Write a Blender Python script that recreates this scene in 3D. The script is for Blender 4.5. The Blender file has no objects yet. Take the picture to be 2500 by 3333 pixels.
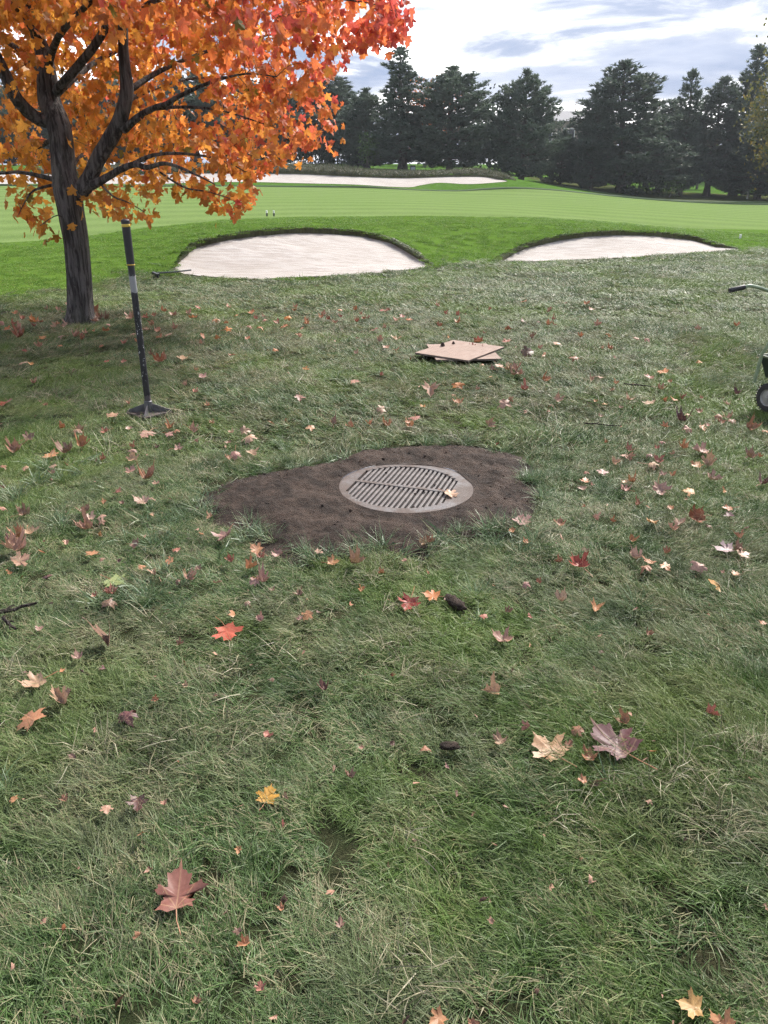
import bpy, bmesh, math, random
import numpy as np
from mathutils import Vector, Matrix, Euler, noise as mnoise
from mathutils.geometry import delaunay_2d_cdt

S = bpy.context.scene
COL = S.collection
PI = math.pi
rad = math.radians

# ------------------------------------------------------------------ camera
PITCH = rad(23.4); CAMH = 1.6; FPX = 2504.0
cam_d = bpy.data.cameras.new('camera')
cam_d.sensor_fit = 'VERTICAL'; cam_d.sensor_height = 34.6; cam_d.sensor_width = 25.95
cam_d.lens = 34.6 * FPX / 3333.0
cam_d.clip_start = 0.05; cam_d.clip_end = 6000
cam = bpy.data.objects.new('camera', cam_d); COL.objects.link(cam)
cam.location = (0, 0, CAMH); cam.rotation_euler = (PI/2 - PITCH, 0, 0)
S.camera = cam

# ------------------------------------------------------------------ sky, sun, exposure
SUN_EL, SUN_AZ = rad(44), rad(38)            # azimuth: to the right of straight ahead
world = bpy.data.worlds.new('World'); S.world = world; world.use_nodes = True
def build_world():
    nt = world.node_tree; nt.nodes.clear(); L = nt.links.new
    def N(t, **k):
        n = nt.nodes.new(t)
        for a, b in k.items(): setattr(n, a, b)
        return n
    out = N('ShaderNodeOutputWorld'); bg = N('ShaderNodeBackground')
    bg.inputs['Strength'].default_value = 0.1
    sky = N('ShaderNodeTexSky', sky_type='NISHITA', sun_disc=False)
    sky.sun_elevation = SUN_EL; sky.sun_rotation = SUN_AZ
    sky.air_density = 1.2; sky.dust_density = 2.0
    tc = N('ShaderNodeTexCoord'); sep = N('ShaderNodeSeparateXYZ'); L(tc.outputs['Generated'], sep.inputs[0])
    zc = N('ShaderNodeMath', operation='MAXIMUM'); L(sep.outputs['Z'], zc.inputs[0]); zc.inputs[1].default_value = 0.0
    za = N('ShaderNodeMath', operation='ADD'); L(zc.outputs[0], za.inputs[0]); za.inputs[1].default_value = 0.10
    dx = N('ShaderNodeMath', operation='DIVIDE'); L(sep.outputs['X'], dx.inputs[0]); L(za.outputs[0], dx.inputs[1])
    dy = N('ShaderNodeMath', operation='DIVIDE'); L(sep.outputs['Y'], dy.inputs[0]); L(za.outputs[0], dy.inputs[1])
    cb = N('ShaderNodeCombineXYZ'); L(dx.outputs[0], cb.inputs[0]); L(dy.outputs[0], cb.inputs[1])
    def noise(scale, detail, rough, off, dist=0.0):
        m = N('ShaderNodeMapping'); L(cb.outputs[0], m.inputs['Vector']); m.inputs['Location'].default_value = off
        n = N('ShaderNodeTexNoise'); n.inputs['Scale'].default_value = scale; n.inputs['Detail'].default_value = detail
        n.inputs['Roughness'].default_value = rough; n.inputs['Distortion'].default_value = dist
        L(m.outputs[0], n.inputs['Vector']); return n
    def ramp(src, pts):
        r = N('ShaderNodeValToRGB'); L(src, r.inputs[0]); e = r.color_ramp.elements
        e[0].position, e[0].color = pts[0][0], (*pts[0][1], 1); e[1].position, e[1].color = pts[1][0], (*pts[1][1], 1)
        for p, c in pts[2:]:
            q = e.new(p); q.color = (*c, 1)
        return r
    # thick cloud deck: white tops with blue-grey undersides
    n1 = noise(0.75, 9, 0.60, SKY_OFF, 0.45)
    deck = ramp(n1.outputs['Fac'], [(0.44, (0.70, 0.92, 1.5)), (0.50, (1.05, 1.22, 1.7)), (0.54, (2.0, 2.1, 2.4)), (0.585, (8.5, 8.5, 8.5))])
    n2 = noise(0.9, 7, 0.6, (7.3, 2.1, 0), 0.2)
    thin = ramp(n2.outputs['Fac'], [(0.42, (0, 0, 0)), (0.62, (1, 1, 1))])
    mx = N('ShaderNodeMix', data_type='RGBA'); mx.inputs['Factor'].default_value = 0.95
    L(sky.outputs[0], mx.inputs['A']); L(deck.outputs[0], mx.inputs['B'])
    m2 = N('ShaderNodeMix', data_type='RGBA'); L(thin.outputs[0], m2.inputs['Factor'])
    m2.inputs['B'].default_value = (2.6, 2.7, 3.0, 1)
    fac = N('ShaderNodeMath', operation='MULTIPLY'); L(thin.outputs[0], fac.inputs[0]); fac.inputs[1].default_value = 0.4
    L(fac.outputs[0], m2.inputs['Factor']); L(mx.outputs['Result'], m2.inputs['A'])
    L(m2.outputs['Result'], bg.inputs['Color']); L(bg.outputs[0], out.inputs['Surface'])
SKY_OFF = (55.1, 20.2, 0.0)
build_world()
sun_d = bpy.data.lights.new('sun', 'SUN'); sun_d.energy = 2.2; sun_d.angle = rad(8); sun_d.color = (1, 0.95, 0.88)
sun = bpy.data.objects.new('sun', sun_d); COL.objects.link(sun)
sdir = Vector((math.sin(SUN_AZ)*math.cos(SUN_EL), math.cos(SUN_AZ)*math.cos(SUN_EL), math.sin(SUN_EL)))
sun.rotation_euler = sdir.to_track_quat('Z', 'Y').to_euler(); sun.location = sdir*50
vs = S.view_settings; vs.view_transform = 'Standard'; vs.look = 'None'; vs.gamma = 1; vs.exposure = 2.12
vs.use_curve_mapping = False
S.cycles.use_denoising = True; S.cycles.denoising_prefilter = 'NONE'
S.cycles.max_bounces = 6; S.cycles.diffuse_bounces = 3; S.cycles.transparent_max_bounces = 8
S.cycles.sample_clamp_indirect = 6
S.cycles.use_adaptive_sampling = True; S.cycles.adaptive_threshold = 0.03

# ------------------------------------------------------------------ small helpers
CP_, SP_ = math.cos(PITCH), math.sin(PITCH)
def ray(px, py):
    u = (px-1250)/FPX; v = (1666.5-py)/FPX
    return Vector((u, CP_+v*SP_, -SP_+v*CP_))
def at(px, py, Y):
    d = ray(px, py); return Vector((0, 0, CAMH)) + d*(Y/d.y)
def flat(px, py, z=0.0):
    d = ray(px, py); return Vector((0, 0, CAMH)) + d*((z-CAMH)/d.z)
def tag(o, label=None, cat=None, group=None, kind=None):
    if label: o['label'] = label
    if cat: o['category'] = cat
    if group: o['group'] = group
    if kind: o['kind'] = kind
    return o
def empty(name, loc=(0, 0, 0), rz=0):
    o = bpy.data.objects.new(name, None); COL.objects.link(o); o.location = loc; o.rotation_euler = (0, 0, rz)
    o.empty_display_size = 0.1; return o
def link(name, me, mat=None, parent=None, smooth=True):
    o = bpy.data.objects.new(name, me); COL.objects.link(o)
    if mat is not None and not me.materials: me.materials.append(mat)
    if parent is not None: o.parent = parent
    if smooth and len(me.polygons): me.polygons.foreach_set('use_smooth', np.ones(len(me.polygons), bool))
    return o
def mesh_np(name, V, F, attrs=None):
    """V (n,3) array, F list of tuples or (m,k) array."""
    me = bpy.data.meshes.new(name)
    me.from_pydata(np.asarray(V, float).tolist() if not isinstance(V, list) else V, [], F.tolist() if isinstance(F, np.ndarray) else F)
    for k, a in (attrs or {}).items():
        a = np.asarray(a, np.float32)
        if a.ndim == 1:
            t = me.attributes.new(k, 'FLOAT', 'POINT'); t.data.foreach_set('value', a)
        elif a.shape[1] == 3:
            t = me.attributes.new(k, 'FLOAT_VECTOR', 'POINT'); t.data.foreach_set('vector', a.ravel())
        else:
            t = me.attributes.new(k, 'FLOAT_COLOR', 'POINT'); t.data.foreach_set('color', a.ravel())
    me.update(); return me
class MB:
    """collects vertices and faces for one mesh"""
    def __init__(s): s.v = []; s.f = []
    def box(s, c, d, R=None, bev=0.0):
        R = R or Matrix.Identity(3); n = len(s.v); h = Vector(d)/2
        for z in (-1, 1):
            for y in (-1, 1):
                for x in (-1, 1): s.v.append(tuple(Vector(c) + R @ Vector((x*h.x, y*h.y, z*h.z))))
        for q in ((0, 2, 3, 1), (4, 5, 7, 6), (0, 1, 5, 4), (2, 6, 7, 3), (0, 4, 6, 2), (1, 3, 7, 5)): s.f.append(tuple(n+i for i in q))
        return s
    def tube(s, pts, radii, n=10, cap=True, wob=0.0, seed=0):
        pts = [Vector(p) for p in pts]; rnd = random.Random(seed); base = len(s.v); up = None
        for i, p in enumerate(pts):
            t = (pts[min(i+1, len(pts)-1)] - pts[max(i-1, 0)]).normalized()
            if up is None:
                a = Vector((0, 0, 1)) if abs(t.z) < 0.9 else Vector((1, 0, 0)); up = t.cross(a).normalized()
            up = (up - t*up.dot(t)).normalized(); w = t.cross(up)
            r = radii[i] if hasattr(radii, '__len__') else radii
            for k in range(n):
                a = 2*PI*k/n; rr = r*(1 + (rnd.uniform(-wob, wob) if wob else 0))
                s.v.append(tuple(p + (up*math.cos(a) + w*math.sin(a))*rr))
        for i in range(len(pts)-1):
            for k in range(n):
                a = base+i*n+k; b = base+i*n+(k+1) % n; s.f.append((a, b, b+n, a+n))
        if cap:
            s.f.append(tuple(base+k for k in range(n))[::-1]); e = base+(len(pts)-1)*n; s.f.append(tuple(e+k for k in range(n)))
        return s
    def prism(s, poly, z0, z1, M=None):
        n = len(s.v); m = len(poly)
        for z in (z0, z1):
            for p in poly:
                q = Vector((p[0], p[1], z)); s.v.append(tuple(M @ q if M else q))
        s.f.append(tuple(n+i for i in range(m))[::-1]); s.f.append(tuple(n+m+i for i in range(m)))
        for i in range(m):
            j = (i+1) % m; s.f.append((n+i, n+j, n+m+j, n+m+i))
        return s
    def lathe(s, prof, n=24, c=(0, 0, 0), R=None):
        R = R or Matrix.Identity(3); b = len(s.v); c = Vector(c)
        for r, z in prof:
            for k in range(n):
                a = 2*PI*k/n; s.v.append(tuple(c + R @ Vector((r*math.cos(a), r*math.sin(a), z))))
        for i in range(len(prof)-1):
            for k in range(n):
                a = b+i*n+k; d = b+i*n+(k+1) % n; s.f.append((a, d, d+n, a+n))
        return s
    def build(s, name, mat, parent=None, smooth=True, bevel=0.0):
        me = bpy.data.meshes.new(name); me.from_pydata(s.v, [], s.f); me.update()
        if bevel:
            bm = bmesh.new(); bm.from_mesh(me)
            es = [e for e in bm.edges if len(e.link_faces) == 2 and e.calc_face_angle(0) > 0.6]
            bmesh.ops.bevel(bm, geom=es, offset=bevel, segments=2, affect='EDGES', profile=0.6)
            bm.to_mesh(me); bm.free()
        o = link(name, me, mat, parent, smooth)
        if smooth: me.set_sharp_from_angle(angle=rad(40))
        return o
def vnoise(x, y, sc, seed=0):
    """vectorised smooth value noise in [0,1]"""
    x = np.asarray(x, float)*sc + seed*17.13; y = np.asarray(y, float)*sc + seed*7.77
    xi = np.floor(x).astype(np.int64); yi = np.floor(y).astype(np.int64); fx = x-xi; fy = y-yi
    fx = fx*fx*(3-2*fx); fy = fy*fy*(3-2*fy)
    def h(a, b):
        n = (a*374761393 + b*668265263 + seed*1442695041) & 0xffffffff
        n = ((n ^ (n >> 13))*1274126177) & 0xffffffff
        return ((n ^ (n >> 16)) & 0xffff)/65535.0
    return (h(xi, yi)*(1-fx)+h(xi+1, yi)*fx)*(1-fy) + (h(xi, yi+1)*(1-fx)+h(xi+1, yi+1)*fx)*fy

# ------------------------------------------------------------------ materials
class NT:
    def __init__(s, name):
        s.m = bpy.data.materials.new(name); s.m.use_nodes = True; s.t = s.m.node_tree; s.t.nodes.clear()
        s.out = s.n('ShaderNodeOutputMaterial'); s.b = s.n('ShaderNodeBsdfPrincipled'); s.l(s.b.outputs[0], s.out.inputs[0])
    def n(s, t, **k):
        x = s.t.nodes.new(t)
        for a, b in k.items(): setattr(x, a, b)
        return x
    def l(s, a, b): s.t.links.new(a, b)
    def pos(s):
        if not hasattr(s, '_p'): s._p = s.n('ShaderNodeNewGeometry').outputs['Position']
        return s._p
    def obj(s): return s.n('ShaderNodeTexCoord').outputs['Object']
    def noise(s, scale, detail=4, rough=0.55, vec=None, stretch=None, dist=0):
        v = vec or s.pos()
        if stretch:
            m = s.n('ShaderNodeMapping'); m.inputs['Scale'].default_value = stretch; s.l(v, m.inputs['Vector']); v = m.outputs[0]
        x = s.n('ShaderNodeTexNoise'); x.inputs['Scale'].default_value = scale; x.inputs['Detail'].default_value = detail
        x.inputs['Roughness'].default_value = rough; x.inputs['Distortion'].default_value = dist
        s.l(v, x.inputs['Vector']); return x.outputs['Fac']
    def ramp(s, src, pts):
        r = s.n('ShaderNodeValToRGB'); s.l(src, r.inputs[0]); e = r.color_ramp.elements
        c4 = lambda c: (*c, 1) if len(c) == 3 else c
        pts = [(p, (c, c, c) if not hasattr(c, '__len__') else c) for p, c in pts]
        e[0].position, e[0].color = pts[0][0], c4(pts[0][1]); e[1].position, e[1].color = pts[1][0], c4(pts[1][1])
        for p, c in pts[2:]: e.new(p).color = c4(c)
        return r.outputs[0]
    def mix(s, f, a, b, mode='MIX'):
        m = s.n('ShaderNodeMix', data_type='RGBA', blend_type=mode)
        for k, v in (('Factor', f), ('A', a), ('B', b)):
            if hasattr(v, 'links') or hasattr(v, 'is_linked'): s.l(v, m.inputs[k])
            elif hasattr(v, '__len__'): m.inputs[k].default_value = (*v, 1)
            else: m.inputs[k].default_value = v
        return m.outputs['Result']
    def math(s, op, a, b=None, c=None):
        m = s.n('ShaderNodeMath', operation=op)
        for i, v in enumerate((a, b, c)):
            if v is None: continue
            if hasattr(v, 'is_linked'): s.l(v, m.inputs[i])
            else: m.inputs[i].default_value = v
        return m.outputs[0]
    def attr(s, name, out='Color', typ='GEOMETRY'):
        a = s.n('ShaderNodeAttribute', attribute_name=name, attribute_type=typ); return a.outputs[out]
    def col(s, v):
        if hasattr(v, 'is_linked'): s.l(v, s.b.inputs['Base Color'])
        else: s.b.inputs['Base Color'].default_value = (*v, 1)
    def set(s, **k):
        for a, v in k.items():
            i = s.b.inputs[a.replace('_', ' ')]
            if hasattr(v, 'is_linked'): s.l(v, i)
            else: i.default_value = v
        return s
    def bump(s, h, strength=0.5, dist=0.02):
        b = s.n('ShaderNodeBump'); b.inputs['Strength'].default_value = strength; b.inputs['Distance'].default_value = dist
        s.l(h, b.inputs['Height']); s.l(b.outputs[0], s.b.inputs['Normal'])
    def translucent(s, fac, colr):
        t = s.n('ShaderNodeBsdfTranslucent'); mx = s.n('ShaderNodeMixShader'); mx.inputs[0].default_value = fac
        if hasattr(colr, 'is_linked'): s.l(colr, t.inputs[0])
        else: t.inputs[0].default_value = (*colr, 1)
        s.l(s.b.outputs[0], mx.inputs[1]); s.l(t.outputs[0], mx.inputs[2]); s.l(mx.outputs[0], s.out.inputs[0])
MAT = {}
GD = 1.0                                         # grass density factor
def simple(name, c, rough=0.6, metal=0.0, var=0.15, scale=30):
    t = NT(name); n = t.noise(scale, 5, 0.6, t.obj())
    t.col(t.mix(t.ramp(n, [(0.3, 0), (0.7, 1)]), tuple(x*(1-var) for x in c), tuple(min(1, x*(1+var)) for x in c)))
    t.set(Roughness=rough, Metallic=metal); MAT[name] = t.m; return t.m

def mat_lawn_soil():
    t = NT('lawn_thatch')
    a = t.noise(3, 4); b = t.noise(140, 6, 0.75); c = t.noise(0.7, 3)
    base = t.mix(t.ramp(b, [(0.35, 0), (0.65, 1)]), (0.018, 0.018, 0.009), (0.085, 0.085, 0.042))
    base = t.mix(t.ramp(a, [(0.4, 0), (0.65, 1)]), base, (0.030, 0.046, 0.016))
    t.col(base); t.set(Roughness=0.95); t.set(Specular_IOR_Level=0.1)
    t.bump(b, 1.0, 0.02); return t.m
def mat_turf(name, c0, c1, c2, fine=25, stripe=0.0, bumpd=0.02, straw=None):
    t = NT(name)
    a = t.noise(0.5, 4, 0.6); b = t.noise(fine, 5, 0.7, None, (1, 0.5, 1)); e = t.noise(3.5, 4, 0.6, None, (1, 1, 1))
    base = t.mix(t.ramp(a, [(0.3, 0), (0.7, 1)]), c0, c1)
    base = t.mix(t.math('MULTIPLY', t.ramp(e, [(0.35, 1), (0.62, 0)]), 0.35), base, c2)
    base = t.mix(t.math('MULTIPLY', t.ramp(b, [(0.3, 1), (0.6, 0)]), 0.55), base, tuple(x*0.55 for x in c2))
    if straw:
        w = t.noise(1.3, 5, 0.65)
        base = t.mix(t.math('MULTIPLY', t.ramp(w, [(0.56, 0), (0.72, 1)]), 0.7), base, straw)
    if stripe:
        w = t.n('ShaderNodeTexWave'); w.inputs['Scale'].default_value = 0.16; w.inputs['Distortion'].default_value = 1.0
        w.inputs['Detail Scale'].default_value = 0.3; w.bands_direction = 'Y'; t.l(t.pos(), w.inputs['Vector'])
        base = t.mix(t.math('MULTIPLY', w.outputs['Fac'], stripe), base, tuple(min(1, x*1.25) for x in c1))
    t.col(base); t.set(Roughness=0.9, Specular_IOR_Level=0.0); t.bump(b, 0.6, bumpd); return t.m
def mat_blade(name, dark, mid, pale, straw, strawlo=0.62, spec=0.4, trans=0.25, patch=None, rough=0.45):
    """blade colour: per-blade attribute 'bv' (0..1), height attribute 'bh', slow patches over the ground"""
    t = NT(name)
    bv = t.attr('bv', 'Fac'); bh = t.attr('bh', 'Fac')
    p1 = t.noise(1.5, 5, 0.62); p2 = t.noise(5.0, 3, 0.6); p3 = t.noise(0.55, 4, 0.6); p4 = t.noise(2.6, 4, 0.6, None, (1.3, 0.8, 1))
    v = t.math('ADD', bv, t.math('MULTIPLY', t.math('SUBTRACT', p2, 0.5), 1.5))
    c = t.ramp(v, [(0.0, dark), (0.38, mid), (strawlo, pale), (strawlo+0.22, straw)])
    if patch:
        c = t.mix(t.math('MULTIPLY', t.ramp(p1, [(0.47, 0), (0.62, 1)]), patch[1]), c, patch[0], 'MIX')
        c = t.mix(t.math('MULTIPLY', t.ramp(p4, [(0.36, 1), (0.48, 0)]), 0.55), c, patch[4], 'MIX')
        c = t.mix(t.math('MULTIPLY', t.ramp(p3, [(0.48, 0), (0.60, 1)]), patch[3]), c, patch[2], 'MIX')
    tip = t.ramp(bh, [(0.0, 0), (1.0, 1)])
    c = t.mix(t.math('MULTIPLY', tip, 0.08), c, straw)
    t.col(c); t.set(Roughness=rough, Specular_IOR_Level=spec)
    if trans: t.translucent(trans, c)
    return t.m
def mat_sand():
    t = NT('bunker_sand')
    a = t.noise(0.6, 5, 0.6); b = t.noise(60, 4, 0.7); c = t.noise(7, 4, 0.6, None, (0.35, 1.6, 1))
    base = t.mix(t.ramp(a, [(0.35, 0), (0.7, 1)]), (0.320, 0.290, 0.264), (0.395, 0.366, 0.342))
    base = t.mix(t.math('MULTIPLY', t.ramp(c, [(0.42, 1), (0.55, 0)]), 0.5), base, (0.235, 0.200, 0.172))
    t.col(base); t.set(Roughness=0.9, Specular_IOR_Level=0.2); t.bump(t.math('ADD', b, t.math('MULTIPLY', c, 3.0)), 0.3, 0.02); return t.m
def mat_soil():
    t = NT('damp_soil')
    a = t.noise(7, 6, 0.68); b = t.noise(90, 5, 0.75); c = t.noise(30, 4, 0.65)
    base = t.mix(t.ramp(a, [(0.40, 0), (0.60, 1)]), (0.027, 0.018, 0.013), (0.078, 0.053, 0.040))
    base = t.mix(t.math('MULTIPLY', t.ramp(b, [(0.38, 1), (0.55, 0)]), 0.6), base, (0.018, 0.012, 0.0095))
    t.col(base); t.set(Roughness=0.85, Specular_IOR_Level=0.25); t.bump(t.math('ADD', b, c), 1.0, 0.02); return t.m
def mat_bark(name, c0, c1, sc=1.0):
    t = NT(name)
    o = t.obj(); v = t.noise(26*sc, 6, 0.65, o, (1, 1, 0.10), 0.5); w = t.noise(55*sc, 4, 0.7, o, (1, 1, 0.35)); l = t.noise(3, 3, 0.5, o)
    base = t.mix(t.ramp(v, [(0.43, 0), (0.57, 1)]), c0, c1)
    base = t.mix(t.math('MULTIPLY', t.ramp(l, [(0.5, 0), (0.75, 1)]), 0.25), base, (0.16, 0.17, 0.13))
    base = t.mix(t.math('MULTIPLY', t.ramp(w, [(0.62, 0), (0.72, 1)]), 0.35), base, tuple(min(1, x*2.2) for x in c1))
    t.col(base); t.set(Roughness=0.9, Specular_IOR_Level=0.2); t.bump(t.math('ADD', v, t.math('MULTIPLY', w, 0.4)), 1.0, 0.03); return t.m
def mat_leaf(name, src, veins=True, trans=0.0, rough=0.55, tsat=None):
    t = NT(name)
    base = t.n('ShaderNodeObjectInfo').outputs['Color'] if src == 'OBJ' else t.attr('lc')
    uv = t.attr('lp', 'Vector'); n = t.noise(9, 4, 0.6, uv); n2 = t.noise(28, 3, 0.7, uv)
    c = t.mix(t.math('MULTIPLY', t.ramp(n, [(0.40, 1), (0.60, 0)]), 0.35), base, (0.5, 0.42, 0.32) if src == 'OBJ' else (0.75, 0.35, 0.08), 'MULTIPLY')
    if src == 'OBJ':
        c = t.mix(t.math('MULTIPLY', t.ramp(n2, [(0.66, 0), (0.76, 1)]), 0.7), c, (0.06, 0.03, 0.02))
    if veins:
        sp = t.n('ShaderNodeSeparateXYZ'); t.l(uv, sp.inputs[0]); ax = t.math('ABSOLUTE', sp.outputs[0]); y = sp.outputs[1]
        d = None
        for a in (0.0, 36, 76):
            k = t.math('ABSOLUTE', t.math('SUBTRACT', t.math('MULTIPLY', ax, math.cos(rad(a))), t.math('MULTIPLY', y, math.sin(rad(a)))))
            d = k if d is None else t.math('MINIMUM', d, k)
        vm = t.ramp(d, [(0.006, 1), (0.022, 0)])
        c = t.mix(t.math('MULTIPLY', vm, 0.22), c, (0.55, 0.38, 0.2) if src == 'OBJ' else (0.5, 0.22, 0.03))
    t.col(c); t.set(Roughness=rough, Specular_IOR_Level=0.35)
    if trans: t.translucent(trans, t.mix(0.4, c, base))
    return t.m

# ------------------------------------------------------------------ terrain: thin-plate surface through surveyed points
def Z0(px, py):
    p = flat(px, py); return (p.x, p.y, 0.0)
ctrl = [(x, y, 0.0) for y in (-25, -8, 0, 5, 9.5) for x in (-14, -7, 0, 7, 14)]
ctrl += [(-30, 0, 0), (30, 0, 0), (-9, 11.3, 0), (-14, 11, 0), (14, 15, 0), (20, 14, 0), (14, 20, 0.0), (0, 12.5, 0.0), (5, 14.5, 0), (-5, 11, 0)]
ctrl += [Z0(*p) for p in ((0, 975), (350, 908), (620, 893), (900, 908), (1150, 895), (1400, 868), (1510, 862), (1620, 855), (2000, 838), (2390, 815), (2500, 812))]
for px, py, Y in ((1000, 742, 18.0), (720, 764, 16.9), (590, 828, 15.6), (1250, 768, 18.3), (1350, 812, 17.3),
                  (1480, 800, 18.5), (1480, 740, 20.6), (2050, 750, 21.3), (1760, 782, 20.0), (1650, 828, 18.6), (2250, 768, 22), (2400, 800, 21.5),
                  (0, 860, 15.0), (300, 850, 15.2), (450, 800, 17.0), (-500, 860, 15),
                  (0, 790, 18.5), (300, 768, 19), (620, 727, 20.8), (900, 708, 22), (1200, 703, 22.5), (1600, 706, 23), (2000, 722, 24.5), (2500, 748, 26), (-500, 800, 18.5), (3000, 762, 26),
                  (1200, 650, 32), (300, 662, 30), (2000, 672, 35), (2500, 705, 36),
                  (560, 607, 45), (0, 605, 45), (-500, 605, 45), (1200, 612, 46), (1500, 622, 47), (2000, 640, 50), (2500, 668, 50), (3000, 675, 50),
                  (500, 601, 48), (1330, 606, 48.6), (1000, 599, 48), (0, 600, 48), (1600, 592, 50),
                  (1000, 560, 53.2), (1330, 571, 53), (600, 558, 53), (0, 556, 53), (1560, 568, 53.3),
                  (1000, 551, 55), (1330, 563, 55), (1560, 560, 55), (600, 550, 55), (0, 548, 55), (1660, 579, 54.5),
                  (1900, 622, 56), (2100, 646, 59), (2500, 655, 62), (1750, 597, 55),
                  (1300, 553, 68), (1450, 540, 88), (2000, 603, 80), (2300, 642, 67), (2600, 645, 70), (200, 545, 75), (800, 540, 80), (1800, 580, 75)):
    p = at(px, py, Y); ctrl.append((p.x, p.y, p.z))
ctrl += [(x, 150, 4.0) for x in (-90, -30, 30, 90)] + [(-70, 40, 1.2), (70, 40, -0.3), (80, 80, 0.5), (-80, 80, 2.5)]
CT = np.array(ctrl, float)
def _tps():
    n = len(CT); X = CT[:, :2]/20.0
    r2 = ((X[:, None]-X[None])**2).sum(-1); K = np.where(r2 > 0, 0.5*r2*np.log(np.maximum(r2, 1e-12)), 0) + np.eye(n)*2e-4
    Pm = np.c_[np.ones(n), X]; A = np.zeros((n+3, n+3)); A[:n, :n] = K; A[:n, n:] = Pm; A[n:, :n] = Pm.T
    return np.linalg.solve(A, np.r_[CT[:, 2], 0, 0, 0])
TW = _tps()
def zt(x, y):
    x = np.asarray(x, float); y = np.asarray(y, float); sh = x.shape
    x = x.ravel(); y = y.ravel()
    xc = np.clip(x, -80, 80); yc = np.clip(y, -25, 150)
    out = np.zeros(len(x))
    for i in range(0, len(x), 20000):
        q = np.c_[xc[i:i+20000], yc[i:i+20000]]/20.0
        r2 = ((q[:, None]-CT[None, :, :2]/20.0)**2).sum(-1)
        out[i:i+20000] = (0.5*r2*np.log(np.maximum(r2, 1e-12)))@TW[:-3] + TW[-3] + q@TW[-2:]
    near = np.clip((11.0-y)/3.0, 0, 1)                       # the lawn round the drain is level
    out = out*(1-near)
    und = (vnoise(x, y, 0.9, 3)-0.5)*0.035 + (vnoise(x, y, 2.6, 4)-0.5)*0.02
    d = np.hypot(x-0.12, y-3.98)
    out += und*np.clip((d-0.5)/0.6, 0, 1)*np.clip((30-y)/10, 0, 1)
    return out.reshape(sh)
def z1(x, y): return float(zt(np.array([x]), np.array([y]))[0])
def ground(px, py, far=120.0):
    """where the sight line of a photograph point meets the terrain"""
    d = ray(px, py); t = np.linspace(1.0, far/d.y, 1500); X = d.x*t; Y = d.y*t; Z = CAMH+d.z*t
    h = Z-zt(X, Y); k = np.argmax(h < 0) if (h < 0).any() else len(t)-1
    t0, t1, h0, h1 = t[k-1], t[k], h[k-1], h[k]; tt = t0+(t1-t0)*(h0/(h0-h1) if h0 != h1 else 0)
    x, y = d.x*tt, d.y*tt; return Vector((x, y, z1(x, y)))
def smooth_poly(P, n=6, closed=True):
    P = [Vector(p) for p in P]; out = []; m = len(P)
    for i in range(m if closed else m-1):
        g = (lambda k: P[k % m]) if closed else (lambda k: P[min(max(k, 0), m-1)])
        a, b, c, d = g(i-1), g(i), g(i+1), g(i+2)
        for k in range(n):
            t = k/n; out.append(0.5*((2*b)+(c-a)*t+(2*a-5*b+4*c-d)*t*t+(3*b-a-3*c+d)*t**3))
    if not closed: out.append(P[-1])
    return out
def inpoly(x, y, poly):
    x = np.asarray(x); y = np.asarray(y); c = np.zeros(x.shape, bool); n = len(poly); j = n-1
    for i in range(n):
        xi, yi = poly[i][0], poly[i][1]; xj, yj = poly[j][0], poly[j][1]
        if yi != yj: c ^= ((yi > y) != (yj > y)) & (x < (xj-xi)*(y-yi)/(yj-yi)+xi)
        j = i
    return c
def pdist(x, y, poly):
    x = np.asarray(x, float); y = np.asarray(y, float); best = np.full(x.shape, 1e9)
    for i in range(len(poly)):
        a = poly[i]; b = poly[(i+1) % len(poly)]; dx, dy = b[0]-a[0], b[1]-a[1]; L2 = dx*dx+dy*dy+1e-12
        t = np.clip(((x-a[0])*dx+(y-a[1])*dy)/L2, 0, 1); best = np.minimum(best, np.hypot(x-a[0]-t*dx, y-a[1]-t*dy))
    return best

BK1 = smooth_poly([ground(*p).to_2d() for p in ((562, 882), (600, 893), (680, 902), (900, 908), (1150, 896), (1300, 882), (1400, 869), (1392, 852), (1335, 812), (1255, 772), (1150, 752), (1000, 744), (850, 752), (730, 768), (640, 790), (600, 826), (578, 855))], 6)
BK2 = smooth_poly([ground(*p).to_2d() for p in ((1612, 853), (1700, 852), (1900, 845), (2150, 832), (2390, 816), (2360, 800), (2270, 774), (2150, 758), (2030, 753), (1880, 762), (1760, 784), (1670, 815), (1625, 838))], 6)
BK3 = smooth_poly([at(px, py, Y).to_2d() for px, py, Y in ((-700, 600, 48), (-300, 600, 48), (0, 601, 48), (300, 602, 48), (600, 600, 48.2), (1100, 600, 48.2), (1240, 606, 47.8), (1330, 606, 48), (1370, 600, 49), (1430, 597, 49.8), (1520, 600, 49.2), (1600, 597, 49.6), (1652, 591, 51),
                     (1600, 582, 53), (1500, 585, 52.8), (1330, 585, 52.6), (1200, 582, 52.8), (1000, 578, 53), (800, 570, 53), (500, 566, 53), (0, 562, 53), (-300, 562, 53), (-700, 562, 53))], 4)
SOIL = smooth_poly([flat(*p).to_2d() for p in ((645, 1632), (715, 1585), (820, 1550), (930, 1528), (1030, 1512), (1110, 1490), (1200, 1467), (1330, 1453), (1480, 1450), (1590, 1462), (1680, 1488), (1738, 1528), (1722, 1556), (1752, 1590), (1745, 1640), (1705, 1712), (1600, 1738), (1510, 1738), (1440, 1760), (1405, 1796), (1300, 1800), (1220, 1790), (1150, 1808), (1000, 1818), (905, 1800), (870, 1752), (820, 1715), (730, 1695), (665, 1665))], 5)
def curve_fn(pts):
    pts = sorted((p.x, p.y) for p in pts); X = [p[0] for p in pts]; Y = [p[1] for p in pts]
    return lambda x: np.interp(x, X, Y)
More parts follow.
